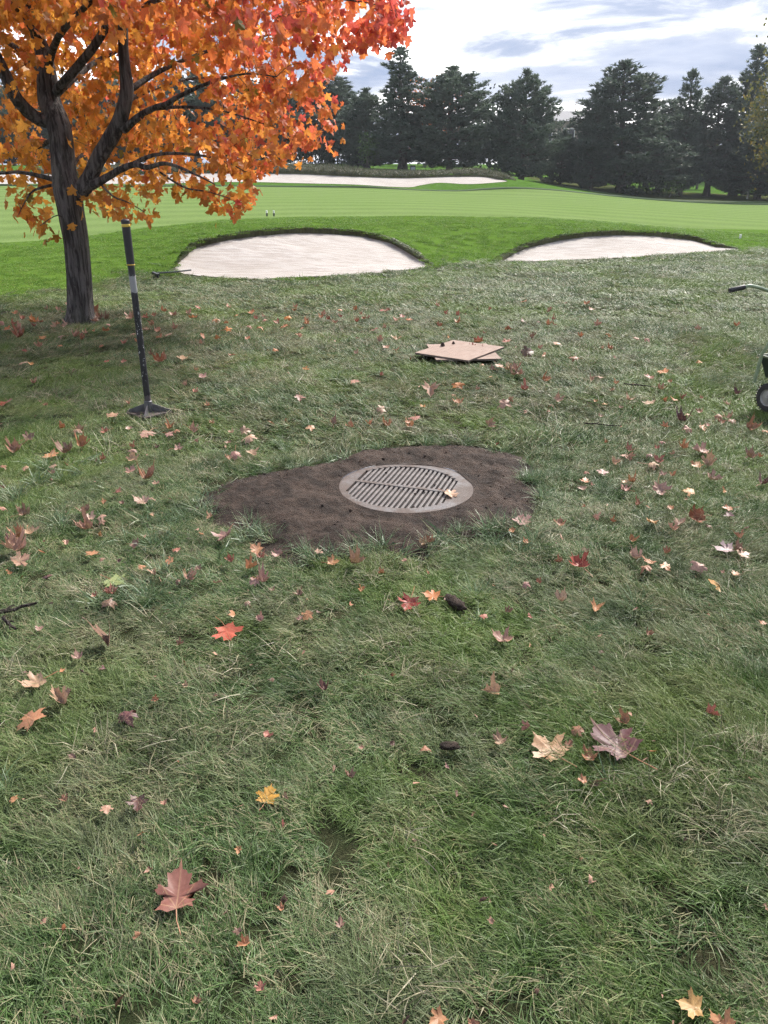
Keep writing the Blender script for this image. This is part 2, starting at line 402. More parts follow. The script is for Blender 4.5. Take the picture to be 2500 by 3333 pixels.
lawn_edge_pts = [ground(*p) for p in ((0, 975), (160, 950), (350, 908), (480, 892), (562, 884))] + [Vector((p[0], p[1], 0)) for p in BK1[2:36:3]] + [ground(1500, 862), ground(1560, 857)] + [Vector((p[0], p[1], 0)) for p in BK2[1:25:3]] + [ground(2500, 812), ground(2900, 800)]
LAWN_EDGE = curve_fn(lawn_edge_pts + [Vector((-40, 10.8, 0)), Vector((-10, 11.2, 0)), Vector((60, 22, 0))])
GREEN_NEAR = curve_fn([ground(*p) for p in ((-400, 800), (0, 790), (300, 767), (620, 727), (900, 709), (1200, 704), (1600, 707), (2000, 723), (2500, 748), (2900, 758))] + [Vector((-60, 17, 0)), Vector((60, 30, 0))])
GREEN_FAR = curve_fn([at(*p) for p in ((-500, 606, 45), (0, 606, 45), (560, 608, 45), (1200, 613, 46), (1500, 623, 47), (2000, 641, 50), (2500, 669, 50.5), (3000, 676, 51))] + [Vector((-80, 44, 0)), Vector((90, 52, 0))])

MAT['lawn'] = mat_lawn_soil()
MAT['surround'] = mat_turf('collar_turf', (0.075, 0.138, 0.022), (0.095, 0.16, 0.03), (0.06, 0.115, 0.018), 22)
MAT['green'] = mat_turf('green_turf', (0.112, 0.168, 0.052), (0.134, 0.186, 0.066), (0.100, 0.156, 0.046), 14, 0.4, 0.004)
MAT['far'] = mat_turf('far_turf', (0.060, 0.125, 0.020), (0.075, 0.14, 0.028), (0.045, 0.095, 0.018), 6, 0, 0.02)
MAT['litter'] = mat_turf('tree_shade_litter_turf', (0.055, 0.075, 0.028), (0.07, 0.095, 0.03), (0.06, 0.045, 0.025), 5, 0, 0.02, (0.12, 0.085, 0.045))  # leaf litter browns, plus the shade under the trees put into the colour
MAT['sand'] = mat_sand(); MAT['soil'] = mat_soil()

def build_ground():
    pts = []; edges = []
    def grid(x0, x1, y0, y1, s, jit=0.3, seed=0):
        r = np.random.RandomState(seed); X, Y = np.meshgrid(np.arange(x0, x1, s), np.arange(y0, y1, s)); X = X.ravel()+r.uniform(-jit, jit, X.size)*s; Y = Y.ravel()+r.uniform(-jit, jit, Y.size)*s
        return np.c_[X, Y]
    g = grid(-16, 20, -4, 28, 0.3, 0.3, 1); near = lambda g: (np.abs(g[:, 0]) < 4.2) & (g[:, 1] > 0.4) & (g[:, 1] < 6.6)
    G = [g[~near(g)]]; g = grid(-4.2, 4.2, 0.4, 6.6, 0.09, 0.3, 4); G.append(g)
    g = grid(-45, 60, -10, 72, 1.1, 0.3, 2); g = g[~((g[:, 0] > -16.2) & (g[:, 0] < 20.2) & (g[:, 1] > -4.2) & (g[:, 1] < 28.2))]; G.append(g)
    g = grid(-120, 150, -40, 170, 6, 0.3, 3); g = g[~((g[:, 0] > -46) & (g[:, 0] < 61) & (g[:, 1] > -11) & (g[:, 1] < 73))]; G.append(g)
    ang = np.linspace(0, 2*PI, 48, endpoint=False)
    for R in (320, 800, 3500): G.append(np.c_[R*np.cos(ang), 60+R*np.sin(ang)])
    G = np.concatenate(G)
    polys = (BK1, BK2, BK3, SOIL)
    keep = np.ones(len(G), bool)
    for p, m in zip(polys, (0.08, 0.08, 0.3, 0.04)): keep &= ~inpoly(G[:, 0], G[:, 1], p) & (pdist(G[:, 0], G[:, 1], p) > m)
    lines = []
    for fn, s in ((LAWN_EDGE, 0.3), (GREEN_NEAR, 0.3), (GREEN_FAR, 0.8)):
        X = np.arange(-44, 58, s); Y = fn(X); ok = np.ones(len(X), bool)
        for p in polys: ok &= (pdist(X, Y, p) > 0.25) & ~inpoly(X, Y, p)
        lines.append((X, Y, ok))
        keep &= ~((np.abs(G[:, 1]-fn(G[:, 0])) < s*0.4) & (G[:, 0] > -45) & (G[:, 0] < 60))
    G = G[keep]; pts = [Vector(p) for p in G]
    for p in polys:
        b = len(pts); pts += [Vector((q[0], q[1])) for q in p]; edges += [(b+i, b+(i+1) % len(p)) for i in range(len(p))]
    for X, Y, ok in lines:
        for i in range(len(X)):
            if ok[i]:
                pts.append(Vector((X[i], Y[i])))
                if i and ok[i-1]: edges.append((len(pts)-2, len(pts)-1))
    V, E, F, *_ = delaunay_2d_cdt(pts, edges, [], 0, 1e-5)
    V = np.array([(v.x, v.y) for v in V]); F = np.array([f for f in F if len(f) == 3])
    C = V[F].mean(1)
    hole = np.zeros(len(F), bool)
    for p in polys: hole |= inpoly(C[:, 0], C[:, 1], p)
    le, g1, g2 = LAWN_EDGE(C[:, 0]), GREEN_NEAR(C[:, 0]), GREEN_FAR(C[:, 0])
    zone = np.where(C[:, 1] < le, 0, np.where(C[:, 1] < g1, 1, np.where(C[:, 1] < g2, 2, 3)))
    shade_litter = (C[:, 1] > 58.5-0.02*C[:, 0]) & (C[:, 0] > 12) & (C[:, 1] < 75); zone[shade_litter & (zone == 3)] = 4
    Zv = zt(V[:, 0], V[:, 1])
    far = np.hypot(V[:, 0], V[:, 1]-60) > 300; Zv[far] = 4.0
    for k, (nm, mt) in enumerate((('lawn', 'lawn'), ('bunker_surround_turf', 'surround'), ('putting_green', 'green'), ('far_fairway', 'far'), ('tree_floor', 'litter'))):
        f = F[(zone == k) & ~hole]; u, inv = np.unique(f, return_inverse=True)
        me = mesh_np(nm, np.c_[V[u], Zv[u]], inv.reshape(-1, 3))
        o = link(nm, me, MAT[mt]); tag(o, kind='structure')
    # the well under the drain is open: soil covers the hole round it
build_ground()

def sheet_bunker(name, poly, depth, step, label, lipn):
    """grid version: constrained triangulation inside the rim, dished under the turf"""
    P = np.array([(p[0], p[1]) for p in poly]); n = len(P)
    xs = np.linspace(P[:, 0].min(), P[:, 0].max(), 60); fy = []; by = []
    for x in xs:
        ys = [P[i, 1]+(P[(i+1) % n, 1]-P[i, 1])*((x-P[i, 0])/(P[(i+1) % n, 0]-P[i, 0])) for i in range(n) if (P[i, 0]-x)*(P[(i+1) % n, 0]-x) <= 0 and P[i, 0] != P[(i+1) % n, 0]]
        fy.append(min(ys) if ys else P[:, 1].mean()); by.append(max(ys) if ys else P[:, 1].mean())
    fy = np.array(fy); by = np.array(by)
    X, Y = np.meshgrid(np.arange(P[:, 0].min(), P[:, 0].max(), step), np.arange(P[:, 1].min(), P[:, 1].max(), step))
    X = X.ravel(); Y = Y.ravel(); k = inpoly(X, Y, poly) & (pdist(X, Y, poly) > step*0.35); X = X[k]; Y = Y[k]
    pts = [Vector((p[0], p[1])) for p in poly]+[Vector((a, b)) for a, b in zip(X, Y)]
    V, E, F, *_ = delaunay_2d_cdt(pts, [(i, (i+1) % n) for i in range(n)], [], 1, 1e-5)
    V = np.array([(v.x, v.y) for v in V]); yf = np.interp(V[:, 0], xs, fy); yb = np.interp(V[:, 0], xs, by)
    def lip(x, y):
        yf = np.interp(x, xs, fy); yb = np.interp(x, xs, by); t = np.clip((y-yf)/np.maximum(yb-yf, 0.4), 0, 1)
        return depth*np.clip(t*1.4-0.1, 0, 1)**0.8*np.clip((yb-yf)/1.2, 0.25, 1) + 0.012
    d = pdist(V[:, 0], V[:, 1], poly)
    Z = zt(V[:, 0], V[:, 1]) - lip(V[:, 0], V[:, 1]) - 0.05*np.clip(d/0.8, 0, 1) + (vnoise(V[:, 0], V[:, 1], 2.2, 5)-0.5)*0.03*np.clip(d/0.3, 0, 1)
    root = empty(name, (0, 0, 0)); tag(root, label, 'bunker')
    link('sand', mesh_np('sand', np.c_[V, Z], [tuple(f) for f in F]), MAT['sand'], root)
    # earth lip: from the turf edge down to the sand, slightly undercut
    r = random.Random(lipn); W = []; G = []
    cc = P.mean(0)
    for i in range(n):
        x, y = P[i]; zt_ = z1(x, y); zs = zt_-float(lip(np.array([x]), np.array([y]))[0])
        W += [(x, y, zt_+0.012), (x+r.uniform(-.01, .01), y+r.uniform(-.01, .02), (zt_+zs)/2), (x, y, zs-0.03)]
    for i in range(n):
        j = (i+1) % n
        for q in (0, 1): G.append((3*i+q, 3*i+q+1, 3*j+q+1, 3*j+q))
    link('lip', mesh_np('lip', W, G), MAT['liphay'], root)
    return root, P, lip
t = NT('bunker_lip'); nz = t.noise(14, 5, 0.7, None, (1, 1, 0.3)); t.col(t.mix(t.ramp(nz, [(0.35, 0), (0.65, 1)]), (0.040, 0.040, 0.018), (0.085, 0.090, 0.036))); t.set(Roughness=0.95); t.bump(nz, 0.8, 0.03); MAT['liphay'] = t.m
B1 = sheet_bunker('sand_bunker', BK1, 0.085, 0.3, 'wide sand bunker nearest the maple, in front of the green', 1)
B2 = sheet_bunker('sand_bunker', BK2, 0.085, 0.3, 'sand bunker on the right, its low end running to the picture edge', 2)
B3 = sheet_bunker('sand_bunker', BK3, 0.10, 0.9, 'long thin sand bunker across the far side of the green', 3)

# ------------------------------------------------------------------ drain grate and the soil round it
GC = Vector((0.123, 3.978)); GZ = 0.034
GU = Vector((math.cos(rad(-18.3)), math.sin(rad(-18.3)))); GV = Vector((-GU.y, GU.x))
def mat_iron():
    t = NT('muddy_cast_iron'); a = t.noise(7, 6, 0.62); b = t.noise(45, 5, 0.7); c = t.noise(150, 3, 0.6)
    base = t.mix(t.ramp(b, [(0.3, 0), (0.7, 1)]), (0.080, 0.073, 0.073), (0.145, 0.133, 0.132))
    base = t.mix(t.math('MULTIPLY', t.ramp(a, [(0.42, 0), (0.55, 1)]), 0.9), base, (0.075, 0.053, 0.043))
    base = t.mix(t.ramp(t.math('ADD', c, t.math('MULTIPLY', b, 0.6)), [(0.88, 0), (0.95, 1)]), base, (0.05, 0.038, 0.032))
    vl = t.n('ShaderNodeVectorMath', operation='LENGTH'); t.l(t.obj(), vl.inputs[0]); rm = t.math('ADD', vl.outputs['Value'], t.math('MULTIPLY', t.math('SUBTRACT', a, .5), .16))
    base = t.mix(t.math('MULTIPLY', t.ramp(rm, [(.335, 0), (.368, 1)]), .9), base, (0.066, 0.045, 0.036))
    t.col(base); t.set(Roughness=t.ramp(a, [(0.3, 0.38), (0.6, 0.75)]), Specular_IOR_Level=0.5); t.bump(t.math('ADD', b, c), 0.5, 0.004); return t.m
MAT['iron'] = mat_iron()
MAT['bar_iron'] = simple('bar_iron', (0.112, 0.099, 0.094), 0.6, 0, 0.4, 25)
MAT['shaft'] = simple('shaded_concrete', (0.018, 0.017, 0.016), 0.9, 0, 0.3, 8)  # near-black colour stands in for the shade inside the slots
def build_grate():
    root = empty('drain_grate', (GC.x, GC.y, 0)); tag(root, 'round slotted drain grate in the bare soil, a tan leaf on it', 'drain grate')
    L = lambda u, v: GU*u+GV*v
    # frame ring
    m = MB(); m.lathe([(0.3765, GZ-0.03), (0.3765, GZ-0.003), (0.3775, GZ-0.001), (0.381, GZ-0.001), (0.384, GZ-0.004), (0.386, GZ-0.05)], 72); m.build('frame', MAT['iron'], root)
    # cover plate with two rows of openings
    pitch, sw, R, off = 0.0283, 0.0140, 0.326, -0.020
    us = [(k-9.5)*pitch for k in range(20)]
    openings = []; bars = []
    for row in (1, -1):
        lim = []
        for u in us:
            l = math.sqrt(max(R*R-u*u, 0)) - 0.012
            lim.append(l)
        ok = [i for i, l in enumerate(lim) if l > 0.06]
        i0, i1 = ok[0], ok[-1]; v0 = 0.013; top = []
        for i in range(i0, i1+1):
            a = us[i]-(sw/2 if i == i0 else pitch/2); b = us[i]+(sw/2 if i == i1 else pitch/2)
            top += [(a, lim[i]), (b, lim[i])]
        poly = [(us[i0]-sw/2, v0), (us[i1]+sw/2, v0)] + top[::-1]
        openings.append([L(u+off, v*row) for u, v in poly])
        for i in range(i0, i1):
            bars.append(((us[i]+us[i+1])/2+off, row, v0-0.004, max(lim[i], lim[i+1])+0.004))
    pts = []; edges = []
    n = 72; pts += [Vector((0.3755*math.cos(2*PI*k/n), 0.3755*math.sin(2*PI*k/n))) for k in range(n)]; edges += [(k, (k+1) % n) for k in range(n)]
    for o in openings:
        b = len(pts); pts += o; edges += [(b+i, b+(i+1) % len(o)) for i in range(len(o))]
    V, E, F, *_ = delaunay_2d_cdt(pts, edges, [], 1, 1e-6)
    V = [(v.x, v.y, GZ) for v in V]
    Fk = []
    for f in F:
        c = np.mean([V[i][:2] for i in f], 0)
        if not any(inpoly(np.array([c[0]]), np.array([c[1]]), o)[0] for o in openings): Fk.append(tuple(f))
    for o in openings+[pts[:n]]:
        b = len(V); V += [(p.x, p.y, GZ) for p in o]+[(p.x, p.y, GZ-0.032) for p in o]; k = len(o)
        Fk += [(b+i, b+(i+1) % k, b+k+(i+1) % k, b+k+i) for i in range(k)]
    link('cover_plate', mesh_np('cover_plate', V, Fk), MAT['iron'], root, False)
    r = random.Random(4)
    for u, row, v0, v1 in bars:
        m = MB(); l = v1-v0; c = L(u, row*(v0+v1)/2); Rm = Matrix(((GU.x, GV.x, 0), (GU.y, GV.y, 0), (0, 0, 1)))
        m.box((0, 0, 0), (pitch-sw, l, 0.028)); o = m.build('bar', MAT['bar_iron'], root, True, 0.0015)
        o.location = (c.x, c.y, GZ-0.0165-r.uniform(0, 0.0015)); o.rotation_euler = (0, 0, math.atan2(GU.y, GU.x))
    m = MB(); m.lathe([(0.374, GZ-0.033), (0.374, -0.75), (0.0, -0.76)], 40); m.build('shaft', MAT['shaft'], root)
    # clods and crumbs lying on the grate
    m = MB()
    for k in range(16):
        a, q = r.uniform(0, 2*PI), 0.30*math.sqrt(r.random())
        if q < 0.12 and r.random() < .6: continue
        s = r.uniform(0.003, 0.009); lump(m, (q*math.cos(a), q*math.sin(a), GZ+s*0.3), s, r)
    o = m.build('crumbs', MAT['soil'], root); o['kind'] = 'stuff'
ICO = None
def lump(m, c, s, r):
    global ICO
    if ICO is None:
        bm = bmesh.new(); bmesh.ops.create_icosphere(bm, subdivisions=1, radius=1); bm.verts.ensure_lookup_table()
        ICO = ([v.co.copy() for v in bm.verts], [tuple(v.index for v in f.verts) for f in bm.faces]); bm.free()
    b = len(m.v); q = Euler((r.uniform(0, 6), r.uniform(0, 6), r.uniform(0, 6))).to_matrix(); sc = Vector((r.uniform(.7, 1.3), r.uniform(.7, 1.3), r.uniform(.5, .9)))
    for v in ICO[0]:
        w = q @ v; k = s*r.uniform(.75, 1.2); m.v.append((c[0]+w.x*sc.x*k, c[1]+w.y*sc.y*k, c[2]+w.z*sc.z*k))
    m.f += [tuple(b+i for i in f) for f in ICO[1]]
def soil_z(x, y):
    d = pdist(x, y, SOIL); q = np.hypot(x-GC.x, y-GC.y)-0.386
    base = 0.034*np.clip(d/0.16, 0, 1)**0.7 - 0.003
    base = base + 0.012*np.clip(q/0.25, 0, 1)*np.clip(d/0.2, 0, 1)
    base = np.minimum(base, 0.03+np.clip(q, -0.02, 1)*0.5)
    n = (vnoise(x, y, 8, 6)-0.5)*0.022+(vnoise(x, y, 22, 7)-0.5)*0.018+(vnoise(x, y, 50, 8)-0.5)*0.018
    left = np.clip((0.25-x)/0.5, 0, 1)
    return base + n*np.clip(q/0.06, 0.12, 1)*np.clip(d/0.08+0.25, 0, 1)
def build_soil():
    st = 0.017; P = np.array([(p[0], p[1]) for p in SOIL]); r = np.random.RandomState(5)
    X, Y = np.meshgrid(np.arange(P[:, 0].min(), P[:, 0].max(), st), np.arange(P[:, 1].min(), P[:, 1].max(), st*1.3)); X = X.ravel()+r.uniform(-.3, .3, X.size)*st; Y = Y.ravel()+r.uniform(-.3, .3, Y.size)*st
    k = inpoly(X, Y, SOIL) & (pdist(X, Y, SOIL) > st*.5) & (np.hypot(X-GC.x, Y-GC.y) > 0.384); X = X[k]; Y = Y[k]
    cx = P.mean(0); OUTR = [Vector((p[0]+(p[0]-cx[0])/math.hypot(p[0]-cx[0], p[1]-cx[1])*.25, p[1]+(p[1]-cx[1])/math.hypot(p[0]-cx[0], p[1]-cx[1])*.25)) for p in SOIL]
    n = len(OUTR); m = 90
    # the soil creeps a little over the rim here and there
    ring = [Vector((GC.x+(0.378-0.02*max(0, math.sin(2*a+0.6)*vn_(a)))*math.cos(a), GC.y+(0.378-0.028*max(0, math.sin(a+.4))*vn_(a))*math.sin(a))) for a in (2*PI*i/m for i in range(m))]
    k = ~inpoly(X, Y, ring); X = X[k]; Y = Y[k]
    pts = OUTR+ring+[Vector((a, b)) for a, b in zip(X, Y)]
    ed = [(i, (i+1) % n) for i in range(n)]+[(n+i, n+(i+1) % m) for i in range(m)]
    V, E, F, *_ = delaunay_2d_cdt(pts, ed, [], 1, 1e-6); V = np.array([(v.x, v.y) for v in V])
    Fk = [tuple(f) for f in F if math.hypot(*(V[list(f)].mean(0)-np.array(GC))) > 0.30 and not inpoly(*(V[list(f)].mean(0)[:, None]), ring)[0]]
    Z = soil_z(V[:, 0], V[:, 1]); Z = np.where(inpoly(V[:, 0], V[:, 1], SOIL), Z, -0.045); q = np.hypot(V[:, 0]-GC.x, V[:, 1]-GC.y); Z = np.where(q < 0.386, np.maximum(Z, GZ+0.003), Z)
    o = link('soil_patch', mesh_np('soil_patch', np.c_[V, Z], Fk), MAT['soil']); tag(o, kind='structure')
    rr = random.Random(8); mb = MB(); N = 0
    while N < 260:
        x, y = rr.uniform(P[:, 0].min(), P[:, 0].max()), rr.uniform(P[:, 1].min(), P[:, 1].max())
        if not inpoly(np.array([x]), np.array([y]), SOIL)[0] or math.hypot(x-GC.x, y-GC.y) < 0.40: continue
        if vnoise(np.array([x]), np.array([y]), 3.5, 11)[0] < 0.45 and rr.random() < .75: continue
        s = 0.002+0.010*rr.random()**4; lump(mb, (x, y, float(soil_z(np.array([x]), np.array([y]))[0])+s*0.2), s, rr); N += 1
    o = mb.build('soil_crumbs', MAT['soil']); tag(o, 'dark crumbs of loose soil strewn over the bare patch', 'soil', kind='stuff')
def vn_(a): return float(vnoise(np.array([math.cos(a)*3]), np.array([math.sin(a)*3]), 1.3, 9)[0])
build_soil(); build_grate()

# ------------------------------------------------------------------ grass: tufts of real blades, scattered over the lawn
def tuft_mesh(name, seed, nb, radius, lmin, lmax, width, lean, spread, seg=3, curl=0.9):
    """blades rooted in a disc; they lean over towards local +X"""
    r = random.Random(seed); V = []; F = []; BV = []; BH = []
    for b in range(nb):
        a = r.uniform(0, 2*PI); q = radius*math.sqrt(r.random()); x, y = q*math.cos(a), q*math.sin(a)
        L = r.uniform(lmin, lmax); w = width*r.uniform(.6, 1.25); az = r.gauss(0, spread); el = rad(90)-lean*r.uniform(.45, 1.15)
        bv = r.random()**1.1; k = r.gauss(curl, 0.35); tw = r.uniform(-PI, PI); p = Vector((x, y, -0.008)); base = len(V)
        for i in range(seg+1):
            t = i/seg; e = el-k*t; d = Vector((math.cos(e)*math.cos(az), math.cos(e)*math.sin(az), math.sin(e)))
            if i: p = p+d*(L/seg); az += r.gauss(0, .16)
            if p.z < 0.004 and i: p.z = 0.004+r.random()*0.006
            side = Vector((-math.sin(az), math.cos(az), 0))*math.cos(tw*.3)+Vector((0, 0, math.sin(tw*.3)))
            ww = w*(1-t**1.6)*0.5+0.00015
            if i < seg: V += [tuple(p-side*ww), tuple(p+side*ww)]; BV += [bv]*2; BH += [t]*2
            else: V.append(tuple(p)); BV.append(bv); BH.append(1)
        for i in range(seg-1): F.append((base+2*i, base+2*i+1, base+2*i+3, base+2*i+2))
        F.append((base+2*seg-2, base+2*seg-1, base+2*seg))
    return mesh_np(name, V, F, {'bv': BV, 'bh': BH})
def tuft_set(name, mat, specs):
    c = bpy.data.collections.new(name)
    for i, s in enumerate(specs):
        me = tuft_mesh(name, **s); me.materials.append(mat); o = bpy.data.objects.new('%s_%02d' % (name, i), me); c.objects.link(o)
    return c
def scatter(name, coll, nvar, X, Y, Z, rz, scale, label, tilt=None, idx=None, seed=0, cat='grass'):
    r = np.random.RandomState(seed); n = len(X)
    rot = np.zeros((n, 3)); rot[:, 2] = rz
    if tilt is not None: rot[:, :2] = tilt
    if idx is None: idx = r.randint(0, nvar, n)
    me = bpy.data.meshes.new(name); me.vertices.add(n); me.vertices.foreach_set('co', np.c_[X, Y, Z].astype(np.float32).ravel())
    a = me.attributes.new('rot', 'FLOAT_VECTOR', 'POINT'); a.data.foreach_set('vector', rot.astype(np.float32).ravel())
    a = me.attributes.new('scl', 'FLOAT_VECTOR', 'POINT'); a.data.foreach_set('vector', (scale if scale.ndim == 2 else np.repeat(scale[:, None], 3, 1)).astype(np.float32).ravel())
    a = me.attributes.new('idx', 'INT', 'POINT'); a.data.foreach_set('value', idx.astype(np.int32))
    o = bpy.data.objects.new(name, me); COL.objects.link(o); tag(o, label, cat, kind='stuff')
    g = bpy.data.node_groups.new(name, 'GeometryNodeTree')
    g.interface.new_socket('Geometry', in_out='INPUT', socket_type='NodeSocketGeometry'); g.interface.new_socket('Geometry', in_out='OUTPUT', socket_type='NodeSocketGeometry')
    N = g.nodes.new; gi = N('NodeGroupInput'); go = N('NodeGroupOutput'); ip = N('GeometryNodeInstanceOnPoints'); ci = N('GeometryNodeCollectionInfo')
    ci.inputs['Collection'].default_value = coll; ci.inputs['Separate Children'].default_value = True; ci.inputs['Reset Children'].default_value = True
    def na(nm, typ):
        q = N('GeometryNodeInputNamedAttribute'); q.data_type = typ; q.inputs['Name'].default_value = nm; return q.outputs['Attribute']
    l = g.links.new; l(gi.outputs[0], ip.inputs['Points']); l(ci.outputs[0], ip.inputs['Instance']); ip.inputs['Pick Instance'].default_value = True
    l(na('idx', 'INT'), ip.inputs['Instance Index']); l(na('rot', 'FLOAT_VECTOR'), ip.inputs['Rotation']); l(na('scl', 'FLOAT_VECTOR'), ip.inputs['Scale']); l(ip.outputs[0], go.inputs[0])
    md = o.modifiers.new('scatter', 'NODES'); md.node_group = g
    return o
MAT['blade'] = mat_blade('lawn_blades', (0.026, 0.056, 0.013), (0.080, 0.156, 0.040), (0.155, 0.228, 0.100), (0.32, 0.285, 0.17), 0.68, 0.2, 0.3, ((0.215, 0.205, 0.125), 0.45, (0.125, 0.205, 0.028), 0.6, (0.026, 0.060, 0.022)))
MAT['tall_blade'] = mat_blade('tall_blades', (0.04, 0.080, 0.024), (0.085, 0.155, 0.058), (0.14, 0.22, 0.11), (0.24, 0.24, 0.13), 0.75, 0.5, 0.25)
MAT['collar_blade'] = mat_blade('collar_blades', (0.070, 0.145, 0.020), (0.125, 0.240, 0.034), (0.165, 0.28, 0.05), (0.22, 0.26, 0.08), 0.85, 0.05, 0.4)
MAT['lip_blade'] = mat_blade('lip_blades', (0.025, 0.040, 0.012), (0.05, 0.085, 0.022), (0.075, 0.115, 0.034), (0.16, 0.14, 0.07), 0.7, 0.2, 0.1)
MAT['ridge_blade'] = mat_blade('ridge_blades', (0.04, 0.055, 0.025), (0.085, 0.105, 0.05), (0.12, 0.13, 0.07), (0.2, 0.17, 0.11), 0.6, 0.2, 0.15)
near_set = tuft_set('lawn_tuft', MAT['blade'], [dict(seed=i, nb=120, radius=0.055, lmin=0.035, lmax=0.110, width=0.0021, lean=rad(58), spread=0.65) for i in range(7)]
                    + [dict(seed=20+i, nb=100, radius=0.05, lmin=0.025, lmax=0.07, width=0.0022, lean=rad(70), spread=1.4) for i in range(4)])
mid_set = tuft_set('lawn_tuft_mid', MAT['blade'], [dict(seed=40+i, nb=80, radius=0.08, lmin=0.05, lmax=0.12, width=0.004, lean=rad(58), spread=0.75, seg=2) for i in range(7)])
far_set = tuft_set('lawn_tuft_far', MAT['blade'], [dict(seed=60+i, nb=90, radius=0.15, lmin=0.05, lmax=0.11, width=0.0075, lean=rad(62), spread=0.9, seg=2) for i in range(6)])
tall_set = tuft_set('tall_tuft', MAT['tall_blade'], [dict(seed=80+i, nb=60, radius=0.03, lmin=0.08, lmax=0.17, width=0.003, lean=rad(38), spread=1.5, curl=0.7) for i in range(4)]
                    + [dict(seed=90+i, nb=14, radius=0.03, lmin=0.10, lmax=0.20, width=0.0055, lean=rad(55), spread=1.2, curl=0.8) for i in range(3)])
collar_set = tuft_set('collar_tuft', MAT['collar_blade'], [dict(seed=100+i, nb=110, radius=0.17, lmin=0.03, lmax=0.075, width=0.008, lean=rad(50), spread=2.0, seg=2) for i in range(5)])
lip_set = tuft_set('lip_tuft', MAT['lip_blade'], [dict(seed=120+i, nb=45, radius=0.07, lmin=0.05, lmax=0.11, width=0.008, lean=rad(68), spread=0.5, seg=2, curl=1.0) for i in range(4)])
ridge_set = tuft_set('ridge_tuft', MAT['ridge_blade'], [dict(seed=140+i, nb=40, radius=0.3, lmin=0.25, lmax=0.55, width=0.03, lean=rad(35), spread=2.5, seg=2, curl=0.5) for i in range(4)])
BOARD_TOP = [flat(*p, .072).to_2d() for p in ((1344, 1147), (1465, 1109), (1638, 1121), (1545, 1167))]
BOARD_LOW = [flat(*p, .05).to_2d() for p in ((1373, 1119), (1580, 1116), (1638, 1167), (1436, 1166))]
BOARD_KEEPOUT = [BOARD_TOP, BOARD_LOW]
def flow(x, y): return 0.25+2.6*(vnoise(x, y, 0.55, 21)-0.5)+1.8*(vnoise(x, y, 1.6, 22)-0.5) + PI*(vnoise(x, y, 0.3, 23) > 0.62)*0.6
def lawn_points(y0, y1, dens, seed, margin=1.15):
    r = np.random.RandomState(seed); xm = 0.62*(y1+1.4)*margin+1.0; n = int(dens*(y1-y0)*2*xm)
    x = r.uniform(-xm, xm, n); y = r.uniform(y0, y1, n)
    dep = y*CP_+CAMH*SP_; k = np.abs(x) < 0.5*dep*margin+1.3
    x, y = x[k], y[k]; k = y < LAWN_EDGE(x)+0.02+0.7*r.rand(len(x))**2.5; x, y = x[k], y[k]
    for b in (BK1, BK2):
        k = ~inpoly(x, y, b); x, y = x[k], y[k]
    ins = inpoly(x, y, SOIL); ds = pdist(x, y, SOIL); k = ~(ins | (ds < 0.05*(1.9*vnoise(x, y, 6, 31)-0.25)))
    k &= np.hypot(x+1.70, y-5.40) > 0.13
    for p in BOARD_KEEPOUT: k &= ~inpoly(x, y, p)
    for c in BARE:                                     # scuffed, nearly bare spots
        d = np.hypot(x-c[0], (y-c[1])); k &= ~((d < c[2]) & (r.rand(len(x)) < 0.7))
    return x[k], y[k], r
BARE = [(flat(px, py).x, flat(px, py).y, s) for px, py, s in ((2310, 3080, 0.11), (2280, 3010, 0.06), (1480, 2430, 0.05), (820, 2190, 0.04), (420, 2080, 0.05), (1130, 1990, 0.05), (1500, 2460, 0.05), (2050, 1580, 0.07), (1890, 1600, 0.08), (600, 1650, 0.06), (1780, 1610, 0.06), (1700, 2980, 0.05), (680, 2820, 0.04))]
def lawn(name, coll, nv, y0, y1, dens, s0, seed, label):
    x, y, r = lawn_points(y0, y1, dens, seed); z = zt(x, y)+.003
    hgt = 0.60+0.6*vnoise(x, y, 1.6, 25)**1.2+0.5*(vnoise(x, y, 5.0, 26)-0.4)
    k = ~((vnoise(x, y, 3.4, 27)*.6+vnoise(x, y, 8, 28)*.4 < .34) & (r.rand(len(x)) < .25)); x, y, z, hgt = x[k], y[k], z[k], hgt[k]
    sc = s0*np.clip(hgt, 0.5, 1.5)*r.uniform(.8, 1.2, len(x))
    S3 = np.c_[s0*r.uniform(.85, 1.2, len(x))*np.clip(hgt, .75, 1.25), s0*r.uniform(.85, 1.2, len(x)), sc]
    scatter(name, coll, nv, x, y, z, flow(x, y)+r.normal(0, .38, len(x)), S3, label, r.normal(0, .12, (len(x), 2)), None, seed)
lawn('lawn_grass', near_set, 11, 0.3, 4.6, GD*400, 1.0, 1, 'long matted grass of the near lawn at the photographer\'s feet')
lawn('lawn_grass', mid_set, 7, 4.6, 9.8, GD*170, 1.0, 2, 'ragged grass of the lawn round the tamper and the boards')
lawn('lawn_grass', far_set, 6, 9.8, 23, GD*62, 1.0, 3, 'pale rough grass between the maple and the bunkers')
MAT['thatch'] = mat_blade('dead_blades', (0.07, 0.065, 0.035), (0.13, 0.125, 0.07), (0.23, 0.21, 0.125), (0.36, 0.32, 0.21), 0.62, 0.25, 0.15)
thatch_set = tuft_set('thatch', MAT['thatch'], [dict(seed=200+i, nb=34, radius=0.07, lmin=0.04, lmax=0.12, width=0.0018, lean=rad(84), spread=2.5, seg=3, curl=0.25) for i in range(5)])
